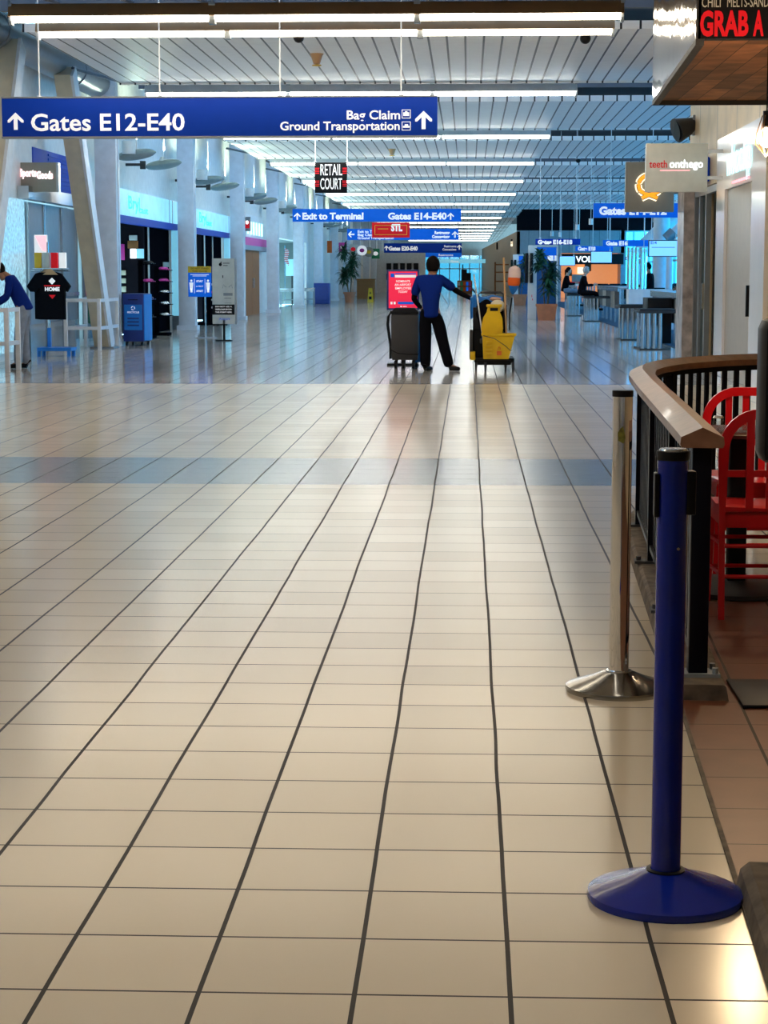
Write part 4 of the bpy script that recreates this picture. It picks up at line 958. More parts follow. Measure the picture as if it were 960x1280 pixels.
def ct(st, a, b_, base, capx, m, bold):
    x0, x1 = X_(a, Y0) - ox, X_(b_, Y0) - ox
    text(st, capx * Y0 / F / .72, M[m], t, (x0, -.006, zpx(base)), width=x1 - x0, bold=bold)
ct('GRAB', 868.5, 928, 44, 29, 'redtext', .006); ct('A', 935, 948, 44, 29, 'redtext', .006); ct('BITE', 957, 1013, 44, 29, 'redtext', .006)
ct('CHILI', 870, 893, 9, 12, 'signpale', 0); ct('MELTS-SANDWICHES', 901, 985, 9, 12, 'signpale', 0)
ld = bpy.data.lights.new('canopy_lamp', 'POINT'); ld.energy = 22; ld.color = (1, .72, .42); ld.shadow_soft_size = .06
# filament bulb pendant at the right edge
pb = W(958, 172, 9.0)
t = thing('filament_bulb', 'bare amber filament bulb with wire cage at the right edge', 'light bulb', (pb.x, 9.0, pb.z))
mb = MB(); mb.sph((0, 0, 0), .035, (1, 1, 1.3)); obj('bulb', mb, mat('bulb_glow', (1, .7, .35), .3, emit=6, ecol=(1, .62, .28)), t)
mb = MB()
for k in range(6):
    a = k * PI / 3; mb.tube([(math.cos(a) * .02, math.sin(a) * .02, .10), (math.cos(a) * .045, math.sin(a) * .045, .02), (math.cos(a) * .05, math.sin(a) * .05, -.03), (0, 0, -.085)], .0025, n=5)
obj('cage', mb, M['bronze'], t)
mb = MB(); mb.cyl((0, 0, .05), (0, 0, .12), .018, n=10); mb.cyl((0, 0, .12), (0, 0, 4.75 - pb.z), .004, n=5); obj('cord', mb, M['black'], t)
lo = bpy.data.objects.new('bulb_light', ld); C.objects.link(lo); lo.parent = t; lo.location = (0, 0, -.11)

# ================================================= kiosks on the right
def kiosk(x, y, lab, first=[None]):
    if first[0]: return dup(first[0], (x, y, 0), 0, lab)
    t = thing('information_kiosk', lab, 'kiosk', (x, y, 0)); first[0] = t
    mb = MB(); mb.box(0, .28, 0, .25, 0, 2.35, bev=.02); mb.box(.9, .96, 0, .25, 0, 2.35); mb.box(.28, .9, .0, .25, 2.3, 2.35); obj('frame', mb, M['facade'], t)
    mb = MB(); mb.box(.28, .9, .08, .2, 0, 1.85); obj('blue_panel', mb, M['kblue'], t)
    mb = MB(); mb.box(.28, .9, .02, .2, 1.9, 2.28); obj('header', mb, M['signblue2'], t)
    mb = MB(); mb.box(.62, .8, .01, .02, 1.86, 2.02); mb.box(.84, .9, .01, .02, 1.86, 2.02); obj('header_marks', mb, M['signwhite'], t)
    for k in range(2): mb = MB(); mb.box(-.10 + k * .16, .0 + k * .16, -.12, -.0, 1.15, 2.1, bev=.01); obj('screen', mb, M['black'], t)
    mb = MB(); mb.box(.12, .14, -.006, 0, .7, .78); mb.box(.14, .16, -.006, 0, .6, .66); obj('sticker', mb, M['redtext'], t)
    return t
kiosk(X_(660, 62), 62, 'nearer white and blue kiosk with black screens behind the palm'); kiosk(X_(641, 92), 92, 'farther white and blue kiosk beyond the mop cart')
# shop fascia VOL
t = thing('shop_fascia', 'dark fascia with white letters reading ON VOL over the far lit shop', 'shop front', (5.55, 115.8, 2.0)); mb = MB(); mb.box(0, 3.7, 0, .2, 0, .62); obj('fascia_panel', mb, M['black'], t)
text('MON', .5, M['whitelit'], t, (-.05, -.01, .13), width=.82, bold=.012); text('VOL', .5, M['whitelit'], t, (.88, -.01, .13), width=.98, bold=.012)
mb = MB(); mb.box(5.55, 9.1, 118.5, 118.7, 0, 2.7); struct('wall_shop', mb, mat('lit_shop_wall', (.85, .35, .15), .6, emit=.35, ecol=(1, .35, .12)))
for i, (px, py, w, h, m) in enumerate(((706, 337, 9, 8, 'wooddoor'), (722, 334, 10, 8, 'glowc'), (715, 343, 16, 10, 'signpale'), (731, 330, 8, 9, 'wooddoor'), (712, 352, 14, 5, 'redtext'))):
    x0, x1, z0, z1 = rect(px, py, px + w, py + h, 118.2); mb = MB(); mb.box(x0, x1, 118.2, 118.5, z0, z1, bev=.02); tag(obj('menu_panel', mb, M[m]), ['brown', 'bright cream', 'pale', 'tall brown', 'low red'][i] + ' panel on the back wall of the lit orange shop', 'panel')
# tan wall decor
t = thing('wall_shelf', 'dark red wooden shelf unit against the tan shop wall', 'shelf', (1.75, 128, 0))
mb = MB(); mb.box(0, .1, 0, .4, 0, 2.2); mb.box(1.3, 1.4, 0, .4, 0, 2.2); obj('side_panel', mb, M['wooddoor'], t)
for z in (.9, 1.5, 2.0): mb = MB(); mb.box(.1, 1.3, 0, .4, z, z + .08); obj('shelf', mb, M['wooddoor'], t)
for i, (px, py) in enumerate(((606, 308), (616, 306), (643, 302), (624, 304))):
    Y = 150 if px < 620 else 122; x0, x1, z0, z1 = rect(px - 2.4, py - 3, px + 2.4, py + 4, Y); xw = 2.9 - (Y - 116) * .018
    mb = MB(); mb.box(xw - .12, xw - .01, Y - .3, Y + .3, z0, z1, bev=.03); tag(obj('wall_ornament', mb, M['black'] if i != 3 else M['glowc']), ['leftmost dark', 'second dark', 'rightmost dark', 'glowing'][i] + ' ornament on the tan shop wall', 'ornament')

# ================================================= gate hall furniture
def stool(x, y, lab, first=[None]):
    if first[0]: return dup(first[0], (x, y, 0), 0, lab, 'tube-legged bar stools')
    t = thing('bar_stool', lab, 'stool', (x, y, 0), group='tube-legged bar stools'); first[0] = t
    mb = MB(); mb.box(-.16, .62, -.7, .7, .70, .75, bev=.012)
    obj('seat', mb, M['darkgrey'], t)
    for k in range(3): mb = MB(); mb.box(-.14, .60, -.66 + k * .46, -.26 + k * .46, .75, .77, bev=.005); obj('pad', mb, M['black'], t)
    for k in range(4):
        for q in (-.62, .3): mb = MB(); mb.cyl((-.08 + k * .11, q, .02), (-.08 + k * .11, q, .70), .038, n=12); obj('leg', mb, M['steel'], t)
    mb = MB(); mb.box(-.14, .36, -.68, .68, 0, .025); obj('foot_plate', mb, M['darkgrey'], t)
    return t
stool(3.42, 37.6, 'nearest tube-legged bench stool by the marble jamb'); stool(3.48, 43.0, 'second tube-legged bench stool from the marble jamb'); stool(3.70, 59.6, 'tube-legged stool under the seated traveller'); stool(3.55, 67, 'farthest tube-legged stool beyond the seated traveller')
def counter(x, y, L, lab):
    t = thing('charging_counter', lab, 'counter', (x, y, 0))
    mb = MB(); mb.box(0, .75, 0, L, 1.0, 1.05, bev=.01); obj('worktop', mb, M['facade'], t)
    n = int(L / 1.6)
    for k in range(n + 1):
        yy_ = .05 + k * (L - .1) / n; mb = MB(); mb.box(.02, .08, yy_ - .03, yy_ + .03, 0, 1.0); obj('leg', mb, M['steel'], t); mb = MB(); mb.box(.66, .72, yy_ - .03, yy_ + .03, 0, 1.0); obj('leg', mb, M['steel'], t)
        if k < n: mb = MB(); mb.box(.04, .07, yy_ + .03, yy_ + (L - .1) / n - .03, .42, .96); obj('modesty_panel', mb, M['taupe'] if k % 2 else M['darkgrey'], t)
    mb = MB(); mb.box(-.03, 0, 0, L, .93, 1.06); obj('front_edge', mb, M['steel'], t)
    return t
counter(4.25, 37.0, 8.0, 'white charging counter with brown panels right of the bench stools'); counter(4.35, 56.0, 9, 'white charging counter behind the seated traveller'); counter(3.9, 70.5, 8, 'farthest white charging counter near the blue kiosk')
mb = MB(); mb.box(0, .5, 0, 1.1, 0, .95, bev=.01); o = obj('waste_bin', mb, M['black']); o.location = (3.72, 40.2, 0); tag(o, 'black waste bin box between bench stool and counter', 'bin')
mb = MB(); mb.box(0, 1.3, 0, .7, 0, 1.05, bev=.01); mb.box(-.005, 1.305, -.01, 0, .5, .52); o = obj('gate_podium', mb, M['white']); o.location = (X_(786, 50), 50, 0); tag(o, 'white gate podium behind the second bench stool', 'podium')
# seats rows
def seats(x, y, lab, first=[None]):
    if first[0]: return dup(first[0], (x, y, 0), 0, lab, 'rows of black gate seats')
    t = thing('gate_seating', lab, 'bench', (x, y, 0), group='rows of black gate seats'); first[0] = t
    for k in range(4):
        mb = MB(); mb.box(k * .6, k * .6 + .54, 0, .5, .40, .47, bev=.02); obj('seat', mb, M['black'], t)
        mb = MB(); mb.box(k * .6, k * .6 + .54, .46, .52, .47, .95, bev=.02); obj('backrest', mb, M['black'], t)
    mb = MB(); mb.box(0, 2.34, .2, .28, .34, .4); mb.box(.2, .26, .05, .5, 0, .34); mb.box(2.0, 2.06, .05, .5, 0, .34); obj('frame', mb, M['steel'], t)
    return t
rowl = ['nearest', 'second', 'third', 'fourth', 'fifth', 'sixth']
for k in range(6): seats(6.2 + .3 * (k % 2), 62 + 7 * k, rowl[k] + ' row of black gate seats left of the bright glazing'); 
for k in range(4): seats(8.9, 80 + 7 * k, rowl[k] + ' row of black gate seats directly before the bright glazing')
# glass / chrome display poles near the gate desk
for i, px in enumerate((786, 792, 798, 806, 811)):
    Y = 52.3; mb = MB(); mb.cyl((0, 0, 1.05), (0, 0, 2.15), .05, n=14); mb.cyl((0, 0, 0), (0, 0, 1.05), .03, n=10); mb.cyl((0, 0, 0), (0, 0, .03), .16, n=18); o = obj('queue_pole', mb, M['chrome']); o.location = (X_(px, Y) , Y + .3 * i, 0)
    tag(o, '%s bright tall pole under the thin blue displays' % ['leftmost', 'second', 'middle', 'fourth', 'rightmost'][i], 'pole')
# big round bent columns
for i, (px, Y, lab) in enumerate(((797, 88, 'thick round column bending into a roof brace behind the queue poles'), (826, 72, 'thick round column behind the E14 screen'))):
    x = X_(px, Y); t = thing('round_column', lab, 'column', (x, Y, 0))
    mb = MB(); r = .34 if i == 0 else .30
    if i == 0: mb.tube([(0, 0, 0), (0, 0, 1.9), (.06, 0, 2.3), (.3, 0, 2.7), (2.9, 0, 5.2)], r, n=20)
    else: mb.cyl((0, 0, 0), (0, 0, 4.9), r, n=20)
    obj('shaft', mb, M['column'], t)
    mb = MB(); mb.cyl((0, 0, 0), (0, 0, .2), r + .06, n=20); obj('base_ring', mb, M['steel'], t)
t = thing('roof_brace', 'diagonal round brace in front of the glazing above the E14 screen', 'brace', (6.2, 60, 2.6)); mb = MB(); mb.cyl((0, 0, 0), (2.6, 0, 2.4), .13, n=14); obj('tube', mb, M['column'], t); mb = MB(); mb.cyl((-.1, 0, -.1), (.12, 0, .12), .18, n=14); obj('joint', mb, M['grey'], t)
mb = MB(); mb.cyl((0, 0, 0), (0, 0, 2.6), .1, n=12); obj('post', mb, M['column'], t).location = (0, 0, -2.6)

# ================================================= cafe railing
RH = .885
base = [Vector(p) for p in ((.805, 6.62), (.86, 8.1), (.915, 9.6), (.965, 10.7), (1.02, 11.2), (1.12, 11.62), (1.30, 12.05), (1.62, 12.5), (2.1, 12.85), (2.8, 13.2), (3.6, 13.5), (4.9, 13.95))]
def resample(P, step):
    out = [P[0].copy()]; acc = 0
    for a, b_ in zip(P, P[1:]):
        L = (b_ - a).length; d = step - acc
        while d <= L: out.append(a + (b_ - a) * (d / L)); d += step
        acc = (acc + L) % step if L + acc >= step else acc + L
    return out
fine = resample(base, .12)
fine = [fine[0]] + [(a + b_ * 2 + c) / 4 for a, b_, c in zip(fine, fine[1:], fine[2:])] + [fine[-1]]
def sweep(mb, P, sec, zoff):
    secs = []
    for i, p in enumerate(P):
        a, b_ = P[max(i - 1, 0)], P[min(i + 1, len(P) - 1)]; d = (b_ - a).normalized(); nrm = Vector((d.y, -d.x))
        secs.append([Vector((p.x + nrm.x * u, p.y + nrm.y * u, zoff + v)) for u, v in sec])
    mb.loft(secs); return mb
t = thing('cafe_railing', 'black metal railing with chamfered wooden handrail around the cafe', 'railing', (0, 0, 0))
mb = MB(); sweep(mb, [base[0] - Vector((0.004, .06))] + fine[1:], [(-.075, -.012), (-.07, -.025), (.07, -.025), (.075, -.012), (.072, .012), (0, .045), (-.072, .012)], RH); obj('handrail', mb, M['handwood'], t)
mb = MB(); sweep(mb, fine, [(-.02, -.06), (.02, -.06), (.02, -.026), (-.02, -.026)], RH); obj('top_bar', mb, M['blackmetal'], t)
mb = MB(); sweep(mb, fine, [(-.02, 0), (.02, 0), (.02, .025), (-.02, .025)], .125); obj('bottom_bar', mb, M['blackmetal'], t)
bal = resample(base, .105)
posts_i = {0: 1}
nb = 0
for i, p in enumerate(bal):
    if i == 0: continue
    post = (i % 13 == 12)
    a = bal[max(i - 1, 0)]; b_ = bal[min(i + 1, len(bal) - 1)]; ang = math.atan2(b_.y - a.y, b_.x - a.x)
    mb = MB(); w = .028 if post else .0075; l = .028 if post else .019
    mb.box(-l, l, -w, w, .06 if post else .14, RH - .05); o = obj('post' if post else 'baluster', mb, M['blackmetal'], t, (p.x, p.y, 0), ang)
    if post:
        mb = MB(); mb.box(-.05, .05, -.09, .09, 0, .012); mb.cyl((0, .07, .012), (0, .07, .03), .012, n=6); mb.cyl((0, -.07, .012), (0, -.07, .03), .012, n=6); q = obj('foot_plate', mb, M['darkgrey'], o, (0, 0, .062))
mb = MB(); mb.box(-.033, .033, -.033, .033, .06, RH - .02, bev=.003); o = obj('end_post', mb, M['blackmetal'], t, (base[0].x, base[0].y, 0))
mb = MB(); mb.box(-.075, .075, -.055, .055, 0, .012)
for s in (-1, 1):
    for q in (-1, 1): mb.cyl((s * .058, q * .04, .012), (s * .058, q * .04, .032), .011, n=6)
obj('foot_plate', mb, M['grey'], o, (0, 0, .062))
mb = MB(); P = [base[0] - Vector((.01, .17))] + fine[1:]
sweep(mb, P, [(-.085, 0), (.10, 0), (.09, .055), (.08, .062), (-.06, .062), (-.075, .05)], .0); struct('trim_30', mb, M['concrete'])
mb = MB(); sweep(mb, [Vector((.56, .5)), Vector((.655, 2.5)), Vector((.735, 4.46))], [(-.09, 0), (.12, 0), (.12, .05), (.10, .062), (-.06, .062), (-.08, .045)], .0); struct('trim_31', mb, M['concrete'])

# near right post with black dispenser (mostly outside the frame)
t = thing('railing_post', 'black railing post at the right edge on the near concrete curb', 'railing', (.84, 4.34, .062))
mb = MB(); mb.box(-.03, .03, -.03, .03, .01, 1.35); obj('post', mb, M['blackmetal'], t); mb = MB(); mb.box(-.07, .07, -.06, .06, 0, .012); obj('foot_plate', mb, M['darkgrey'], t)
pz0, pz1 = Z_(575, 4.3, 955), Z_(396, 4.3, 955)
xl = X_(947, 4.3)
t = thing('wall_dispenser', 'black rounded dispenser box at the right edge beside the red chairs', 'dispenser', (xl, 4.24, pz0))
mb = MB(); mb.box(0, .13, -.06, .06, 0, pz1 - pz0, bev=.025); obj('housing', mb, M['black'], t); mb = MB(); mb.box(.018, .10, -.068, -.058, .14, pz1 - pz0 - .03, bev=.004); obj('front_window', mb, M['grey'], t)

# floor mat
mb = MB(); mb.box(0, .9, 0, .42, 0, .012, bev=.005); o = obj('floor_mat', mb, M['black']); o.location = (.925, 6.33, .009); tag(o, 'black rubber mat on the brown tiles behind the railing end', 'mat')

# stanchions
def stanchion(x, y, m, bm, lab, blue):
    t = thing('stanchion', lab, 'stanchion', (x, y, 0))
    R = .184 if not blue else .18
    mb = MB(); mb.lathe([(0, .0), (R, 0), (R + .002, .006), (R, .018), (R * .93, .024), (R * .55, .046), (.055, .066), (.040, .070), (0, .070)], n=64); obj('base', mb, M[bm], t)
    mb = MB(); mb.cyl((0, 0, .06), (0, 0, 1.03), .0345, n=40); obj('tube', mb, M[m], t)
    mb = MB(); mb.lathe([(.036, 0), (.0365, .004), (.0365, .020), (.034, .022), (0, .022)], cz=1.03, n=40); obj('cap', mb, M['black'], t)
    mb = MB(); mb.lathe([(.036, .064), (.045, .066), (.045, .072), (.036, .074)], n=40); obj('collar', mb, M['black' if blue else 'steel'], t)
    if blue:
        mb = MB(); mb.lathe([(.0, .0), (.032, .0), (.030, .004), (0, .004)], cz=1.052, n=32); obj('cap_plate', mb, M['steel'], t)
        mb = MB(); mb.box(.03, .052, -.016, .016, .905, 1.005, bev=.003); obj('belt_slot', mb, M['black'], t)
        mb = MB(); mb.box(-.042, -.032, -.02, .02, .90, 1.0, bev=.002); obj('belt_clip', mb, M['black'], t)
        mb = MB(); mb.box(-.02, .04, .03, .046, .905, 1.0, bev=.003); obj('belt_slot', mb, M['black'], t)
        mb = MB(); mb.lathe([(0, 0), (.0035, .0), (.0035, .0012), (0, .0012)], n=12); o = obj('rivet', mb, M['steel'], t, (.012, -.0335, .83)); o.rotation_euler = (PI / 2, 0, 0)
    else:
        mb = MB(); mb.prism([(-.012, -.02), (.006, -.03), (.012, -.01), (.008, .012), (.004, .03), (-.006, .022), (-.014, .008)], .0012, (Vector((-.004, -.0358, .90)), Vector((1, 0, 0)), Vector((0, 0, 1)), Vector((0, 1, 0)))); obj('sticker_remains', mb, mat('worn_sticker', (.16, .15, .02), .6, var=.5, scale=60), t)
    return t
sx = W(838, 1118, 4.36)
stanchion(.468, 4.37, 'stblue', 'stblue', 'blue crowd stanchion with a broad blue dome base in the foreground', True)
stanchion(.535, 6.64, 'chrome', 'basesteel', 'polished chrome stanchion on a steel dome base by the railing', False)

# red slat-back armchairs
def chair(x, y, rz, lab, first=[None]):
    if first[0]: return dup(first[0], (x, y, 0.006), rz, lab, 'red slat chairs')
    t = thing('slat_chair', lab, 'chair', (x, y, .006), rz, group='red slat chairs'); first[0] = t
    W2 = .235; r = .017
    # back at local y=0 (closest to viewer when rz=0), seat toward +y
    mb = MB(); sec = []
    pts = [(-W2, -.04, 0), (-W2, 0, .46), (-W2, -.01, .68), *[(-W2 + .15 - .15 * math.cos(q), -.02, .715 + .15 * math.sin(q)) for q in [k * PI / 16 for k in range(9)]], *[(W2 - .15 + .15 * math.cos(q), -.02, .715 + .15 * math.sin(q)) for q in [k * PI / 16 for k in range(8, -1, -1)]], (W2, -.01, .68), (W2, 0, .46), (W2, -.04, 0)]
    # flat strap frame: rectangular section
    P = [Vector(p) for p in pts]; secs = []
    for i, p in enumerate(P):
        a, b_ = P[max(i - 1, 0)], P[min(i + 1, len(P) - 1)]; d = (b_ - a).normalized(); nn = Vector((0, 1, 0)); sd = d.cross(nn).normalized()
        hw = .013 if p.z < .5 else .021
        secs.append([p + sd * hw - nn * .011, p + sd * hw + nn * .011, p - sd * hw + nn * .011, p - sd * hw - nn * .011])
    mb.loft(secs); obj('back_frame', mb, M['red'], t)
    for k, u in enumerate((-.125, -.042, .042, .125)):
        mb = MB(); mb.box(u - .016, u + .016, -.028, -.016, .47, .86); obj('back_slat', mb, M['red'], t)
    mb = MB(); mb.box(-W2, W2, -.014, .008, .60, .628); obj('cross_rail', mb, M['red'], t)
    mb = MB(); S_ = []
    for yy_, z, hw in ((-.012, .462, .225), (.03, .470, .232), (.2, .452, .235), (.38, .46, .235), (.43, .455, .22)):
        S_.append([Vector((-hw, yy_, z - .008)), Vector((hw, yy_, z - .008)), Vector((hw, yy_, z + .012)), Vector((0, yy_, z + .004)), Vector((-hw, yy_, z + .012))])
    mb.loft(S_); obj('seat', mb, M['red'], t)
    mb = MB(); mb.box(-.222, .222, .0, .02, .385, .452); mb.box(-.222, .222, .40, .42, .385, .452); mb.box(-.232, -.212, 0, .42, .385, .452); mb.box(.212, .232, 0, .42, .385, .452); obj('seat_apron', mb, M['red'], t)
    for s in (-1, 1): mb = MB(); bar4(mb, (s * .222, .41, .44), (s * .235, .44, 0), .026, .026); obj('front_leg', mb, M['red'], t)
    for z in (.18, .31):
        mb = MB(); mb.cyl((-.225, -.02, z), (.225, -.02, z), .009, n=8); mb.cyl((-.225, .42, z - .02), (.225, .42, z - .02), .009, n=8); mb.cyl((-.225, -.02, z), (-.228, .42, z - .02), .008, n=8); mb.cyl((.225, -.02, z), (.228, .42, z - .02), .008, n=8); obj('stretcher', mb, M['red'], t)
    return t
chair(1.305, 8.05, 0, 'nearer red metal slat chair with its back to the camera behind the railing post')
chair(1.42, 9.55, PI, 'farther red metal slat chair facing the camera across the small table')
t = thing('cafe_table', 'small dark round cafe table between the red chairs', 'table', (1.235, 8.78, .006))
mb = MB(); mb.lathe([(0, .715), (.26, .715), (.28, .72), (.28, .735), (.27, .74), (0, .74)], n=40); obj('tabletop', mb, mat('dark_red_top', (.05, .012, .010), .25), t)
mb = MB(); mb.box(-.042, .042, -.042, .042, .03, .715, bev=.01); obj('pedestal', mb, M['black'], t)
mb = MB(); mb.lathe([(0, 0), (.30, 0), (.30, .02), (.26, .035), (.06, .05), (0, .05)], n=40); obj('base', mb, M['darkgrey'], t)
for i, (dx, dy) in enumerate(((-.10, -.05), (.02, -.03))):
    t = thing('glass_jar', 'small clear %s glass jar on the cafe table' % ('left', 'right')[i], 'jar', (1.235 + dx, 8.78 + dy, .747)); mb = MB(); mb.lathe([(0, 0), (.026, 0), (.028, .03), (.024, .055)], n=16); obj('jar_body', mb, M['glass'], t); mb = MB(); mb.lathe([(0, .012), (.02, .01), (.026, 0), (0, 0)], cz=.055, n=16); obj('lid', mb, M['chrome'], t)

# ================================================= people
def skin(name, verts, edges, radii, m, parent, root=0, sub=2):
    me = bpy.data.meshes.new(name); me.from_pydata([Vector(v) for v in verts], edges, []); me.update()
    o = bpy.data.objects.new(name, me); C.objects.link(o)
    o.modifiers.new('s', 'SKIN'); o.modifiers.new('u', 'SUBSURF').levels = sub
    o.modifiers['s'].use_smooth_shade = True
    lay = me.skin_vertices[0].data
    for i, r in enumerate(radii):
        lay[i].radius = (r, r) if isinstance(r, (int, float)) else r; lay[i].use_root = (i == root)
    bpy.context.view_layer.update()
    m2 = bpy.data.meshes.new_from_object(o.evaluated_get(bpy.context.evaluated_depsgraph_get())); m2.name = name
    bpy.data.objects.remove(o); bpy.data.meshes.remove(me)
    return obj(name, m2, m, parent)
def chain(parts):
    """parts: list of (points, radii, attach_index or None) -> verts, edges, radii"""
    V, E, R = [], [], []
    for pts, rad, att in parts:
        prev = att
        for p, r in zip(pts, rad):
            V.append(Vector(p)); R.append(r); i = len(V) - 1
            if prev is not None: E.append((prev, i))
            prev = i
    return V, E, R
def hand(w, d, up, s):
    """finger chains from wrist w, along d, thumb toward up"""
    w, d, up = Vector(w), Vector(d).normalized(), Vector(up).normalized(); side = d.cross(up).normalized(); out = []
    palm = [w + d * .03 * s, w + d * .085 * s]
    for k, L in enumerate((.062, .072, .067, .052)):
        b_ = palm[1] + up * (.027 - .018 * k) * s
        out.append([palm[0] + up * (.015 - .010 * k) * s, b_, b_ + d * L * .5 * s + side * .012 * s, b_ + d * L * .75 * s + side * .035 * s])
    out.append([w + d * .03 * s + up * .02 * s, w + d * .055 * s + up * .05 * s + side * .01, w + d * .09 * s + up * .058 * s + side * .03 * s])
    return palm, out
def person(name, lab, J, m, parts=None, loc=(0, 0, 0), rz=0, facing=Vector((0, 1, 0)), hands=True, face=True):
    """J: dict of joints in local coords. m: dict of materials"""
    t = thing('person', lab, 'person', loc, rz)
    g = lambda k: Vector(J[k])
    pel, che, nec, hd = g('pelvis'), g('chest'), g('neck'), g('head')
    mid = (pel + che) / 2
    pw, sw = .10, .16
    P = [([pel, mid, che, nec, hd - (hd - nec) * .35], [.10, .095, .11, .050, .055], None)]
    for s in ('l', 'r'):
        P.append(([g('sh' + s), g('el' + s), g('wr' + s)], [.052, .038, .026], 2)); P.append(([g('hip' + s), g('kn' + s), g('an' + s), g('an' + s) + facing_of(J, s) * .13 - Vector((0, 0, .05))], [.085, .055, .030, .024], 0))
    V, E, R = chain(P)
    if hands:
        for s in ('l', 'r'):
            wi = [i for i, v in enumerate(V) if (v - g('wr' + s)).length < 1e-5][0]
            d = (g('wr' + s) - g('el' + s)); palm, fing = hand(g('wr' + s), d, J.get('th' + s, (0, 0, 1)), .95)
            for j, p in enumerate(palm): V.append(p); R.append((.026, .016)); E.append((wi if j == 0 else len(V) - 2, len(V) - 1))
            pi = len(V) - 1
            for j, f in enumerate(fing):
                prev = pi if j < 4 else pi - 1
                for q in f[1:]: V.append(q); R.append(.0085); E.append((prev, len(V) - 1)); prev = len(V) - 1
    body = skin('body', V, E, R, m['skin'], t)
    # head with face as continuation of the body mesh
    mb = MB(); fd = Vector(J.get('face', (0, 1, 0))).normalized(); mb.sph((0, 0, 0), .1, (.76, .92, 1.15), 24, 16)
    for v in mb.b.verts:
        if v.co.y > 0 and v.co.z < -.02: v.co.x *= .85; v.co.y *= 1.02
        if v.co.y > .06 and abs(v.co.x) < .02 and -.04 < v.co.z < .0: v.co.y += .022
    for s in (-1, 1): mb.sph((s * .076, -.005, -.005), .022, (.4, .8, 1.3), 8, 6); mb.sph((s * .03, .085, .012), .012, (1, .5, .7), 8, 6)
    mb.sph((0, .088, -.048), .02, (1.1, .35, .35), 8, 6); mb.cyl((0, -.01, -.16), (0, 0, -.05), .05, .055, n=14)
    rot = fd.to_track_quat('Y', 'Z').to_matrix().to_4x4(); mat_ = Matrix.Translation(hd) @ rot @ Matrix.Scale(J.get('hs', 1), 4)
    bmesh.ops.transform(mb.b, matrix=mat_, verts=mb.b.verts)
    tmp = mb.mesh('head'); bm2 = bmesh.new(); bm2.from_mesh(body.data); bm2.from_mesh(tmp); bm2.to_mesh(body.data); bm2.free()
    for p in body.data.polygons: p.use_smooth = True
    mb = MB(); mb.sph((0, -.014, .022), .107, (.84, .95, 1.08), 20, 14)
    bmesh.ops.delete(mb.b, geom=[v for v in mb.b.verts if (v.co.y > .045 and v.co.z < .085) or v.co.z < -.085 or (v.co.y > .01 and v.co.z < -.02)], context='VERTS')
    bmesh.ops.transform(mb.b, matrix=mat_, verts=mb.b.verts); ho = obj('hair', mb, m['hair'], t)
    # shirt
    bw = J.get('bw', 1.0)
    dn = (pel - che).normalized()
    P = [([pel + dn * .07, pel + dn * .03, mid, che, che + (nec - che) * .78], [(.165 * bw, .135), (.165 * bw, .135), (.155 * bw, .13), (.17 * bw, .13), (.10, .085)], None)]
    for s in ('l', 'r'):
        sh, el, wr = g('sh' + s), g('el' + s), g('wr' + s); fr = J.get('sleeve', 1.0)
        if fr >= 1: P.append(([sh, el, wr], [.068, .054, .038], 3))
        else: P.append(([sh, sh + (el - sh) * .85], [.084, .072], 3))
    V, E, R = chain(P); skin('shirt', V, E, R, m['top'], t)
    if J.get('sleeve', 1) < 1:
        for s in ('l', 'r'): V, E, R = chain([([g('sh' + s) + (g('el' + s) - g('sh' + s)) * .6, g('el' + s), g('wr' + s)], [.047, .047, .033], None)]); skin('under_sleeve', V, E, R, m['under'], t)
    P = [([pel - dn * .12, pel + Vector((0, 0, -.02))], [(.13 * bw, .105), (.14 * bw, .12)], None)]
    for s in ('l', 'r'): P.append(([g('hip' + s), (g('hip' + s) + g('kn' + s)) / 2, g('kn' + s), g('an' + s) + Vector((0, 0, -.045))], [q * J.get('lw', 1) for q in (.105, .092, .080, .070)], 1))
    V, E, R = chain(P); skin('trousers', V, E, R, m['legs'], t)
    for s in ('l', 'r'):
        a = g('an' + s); f = facing_of(J, s); V, E, R = chain([([a - f * .05 - Vector((0, 0, .045)), a + f * .06 - Vector((0, 0, .05)), a + f * .165 - Vector((0, 0, .062))], [.047, .047, .034], None), ([a + Vector((0, 0, .05))], [.058], 0)])
        o = skin('shoe', V, E, R, m['shoe'], t)
        zmin = min(v.co.z for v in o.data.vertices)
        for v in o.data.vertices: v.co.z = max(v.co.z, a.z - .088)
    return t
def facing_of(J, s): return Vector(J.get('foot' + s, (0, 1, 0))).normalized()

# cleaner, back to camera, right arm on the cart
Jc = dict(pelvis=(-.05, 0, .86), chest=(-.06, .0, 1.24), neck=(-.045, .01, 1.44), head=(-.02, .03, 1.555), face=(.15, 1, -.15),
          shl=(-.24, 0, 1.35), ell=(-.31, .04, 1.07), wrl=(-.20, .20, .93), shr=(.11, 0, 1.36), elr=(.33, .12, 1.19), wrr=(.56, .20, 1.07), thr=(0, 0, 1),
          hipl=(-.14, 0, .82), knl=(-.13, .03, .46), anl=(-.13, 0, .085), hipr=(.04, 0, .82), knr=(.12, -.02, .47), anr=(.235, -.06, .09), footl=(.45, .6, 0), footr=(.95, -.15, 0), sleeve=.5, bw=1.38, hs=1.17, lw=1.17)
mats_c = dict(skin=M['skin'], hair=M['hair'], top=M['navy'], under=M['blackcloth'], legs=M['blackcloth'], shoe=M['black'])
pc = person('p', 'cleaner in blue polo and black trousers seen from behind, reaching to the mop cart', Jc, mats_c, loc=(X_(543, 28.9), 28.9, 0))
# strap across the back
mb = MB(); mb.tube([(-.12, -.10, 1.36), (.0, -.128, 1.25), (.12, -.13, 1.12), (.20, -.10, 1.0)], .004, n=5); obj('strap', mb, M['wooddoor'], pc)
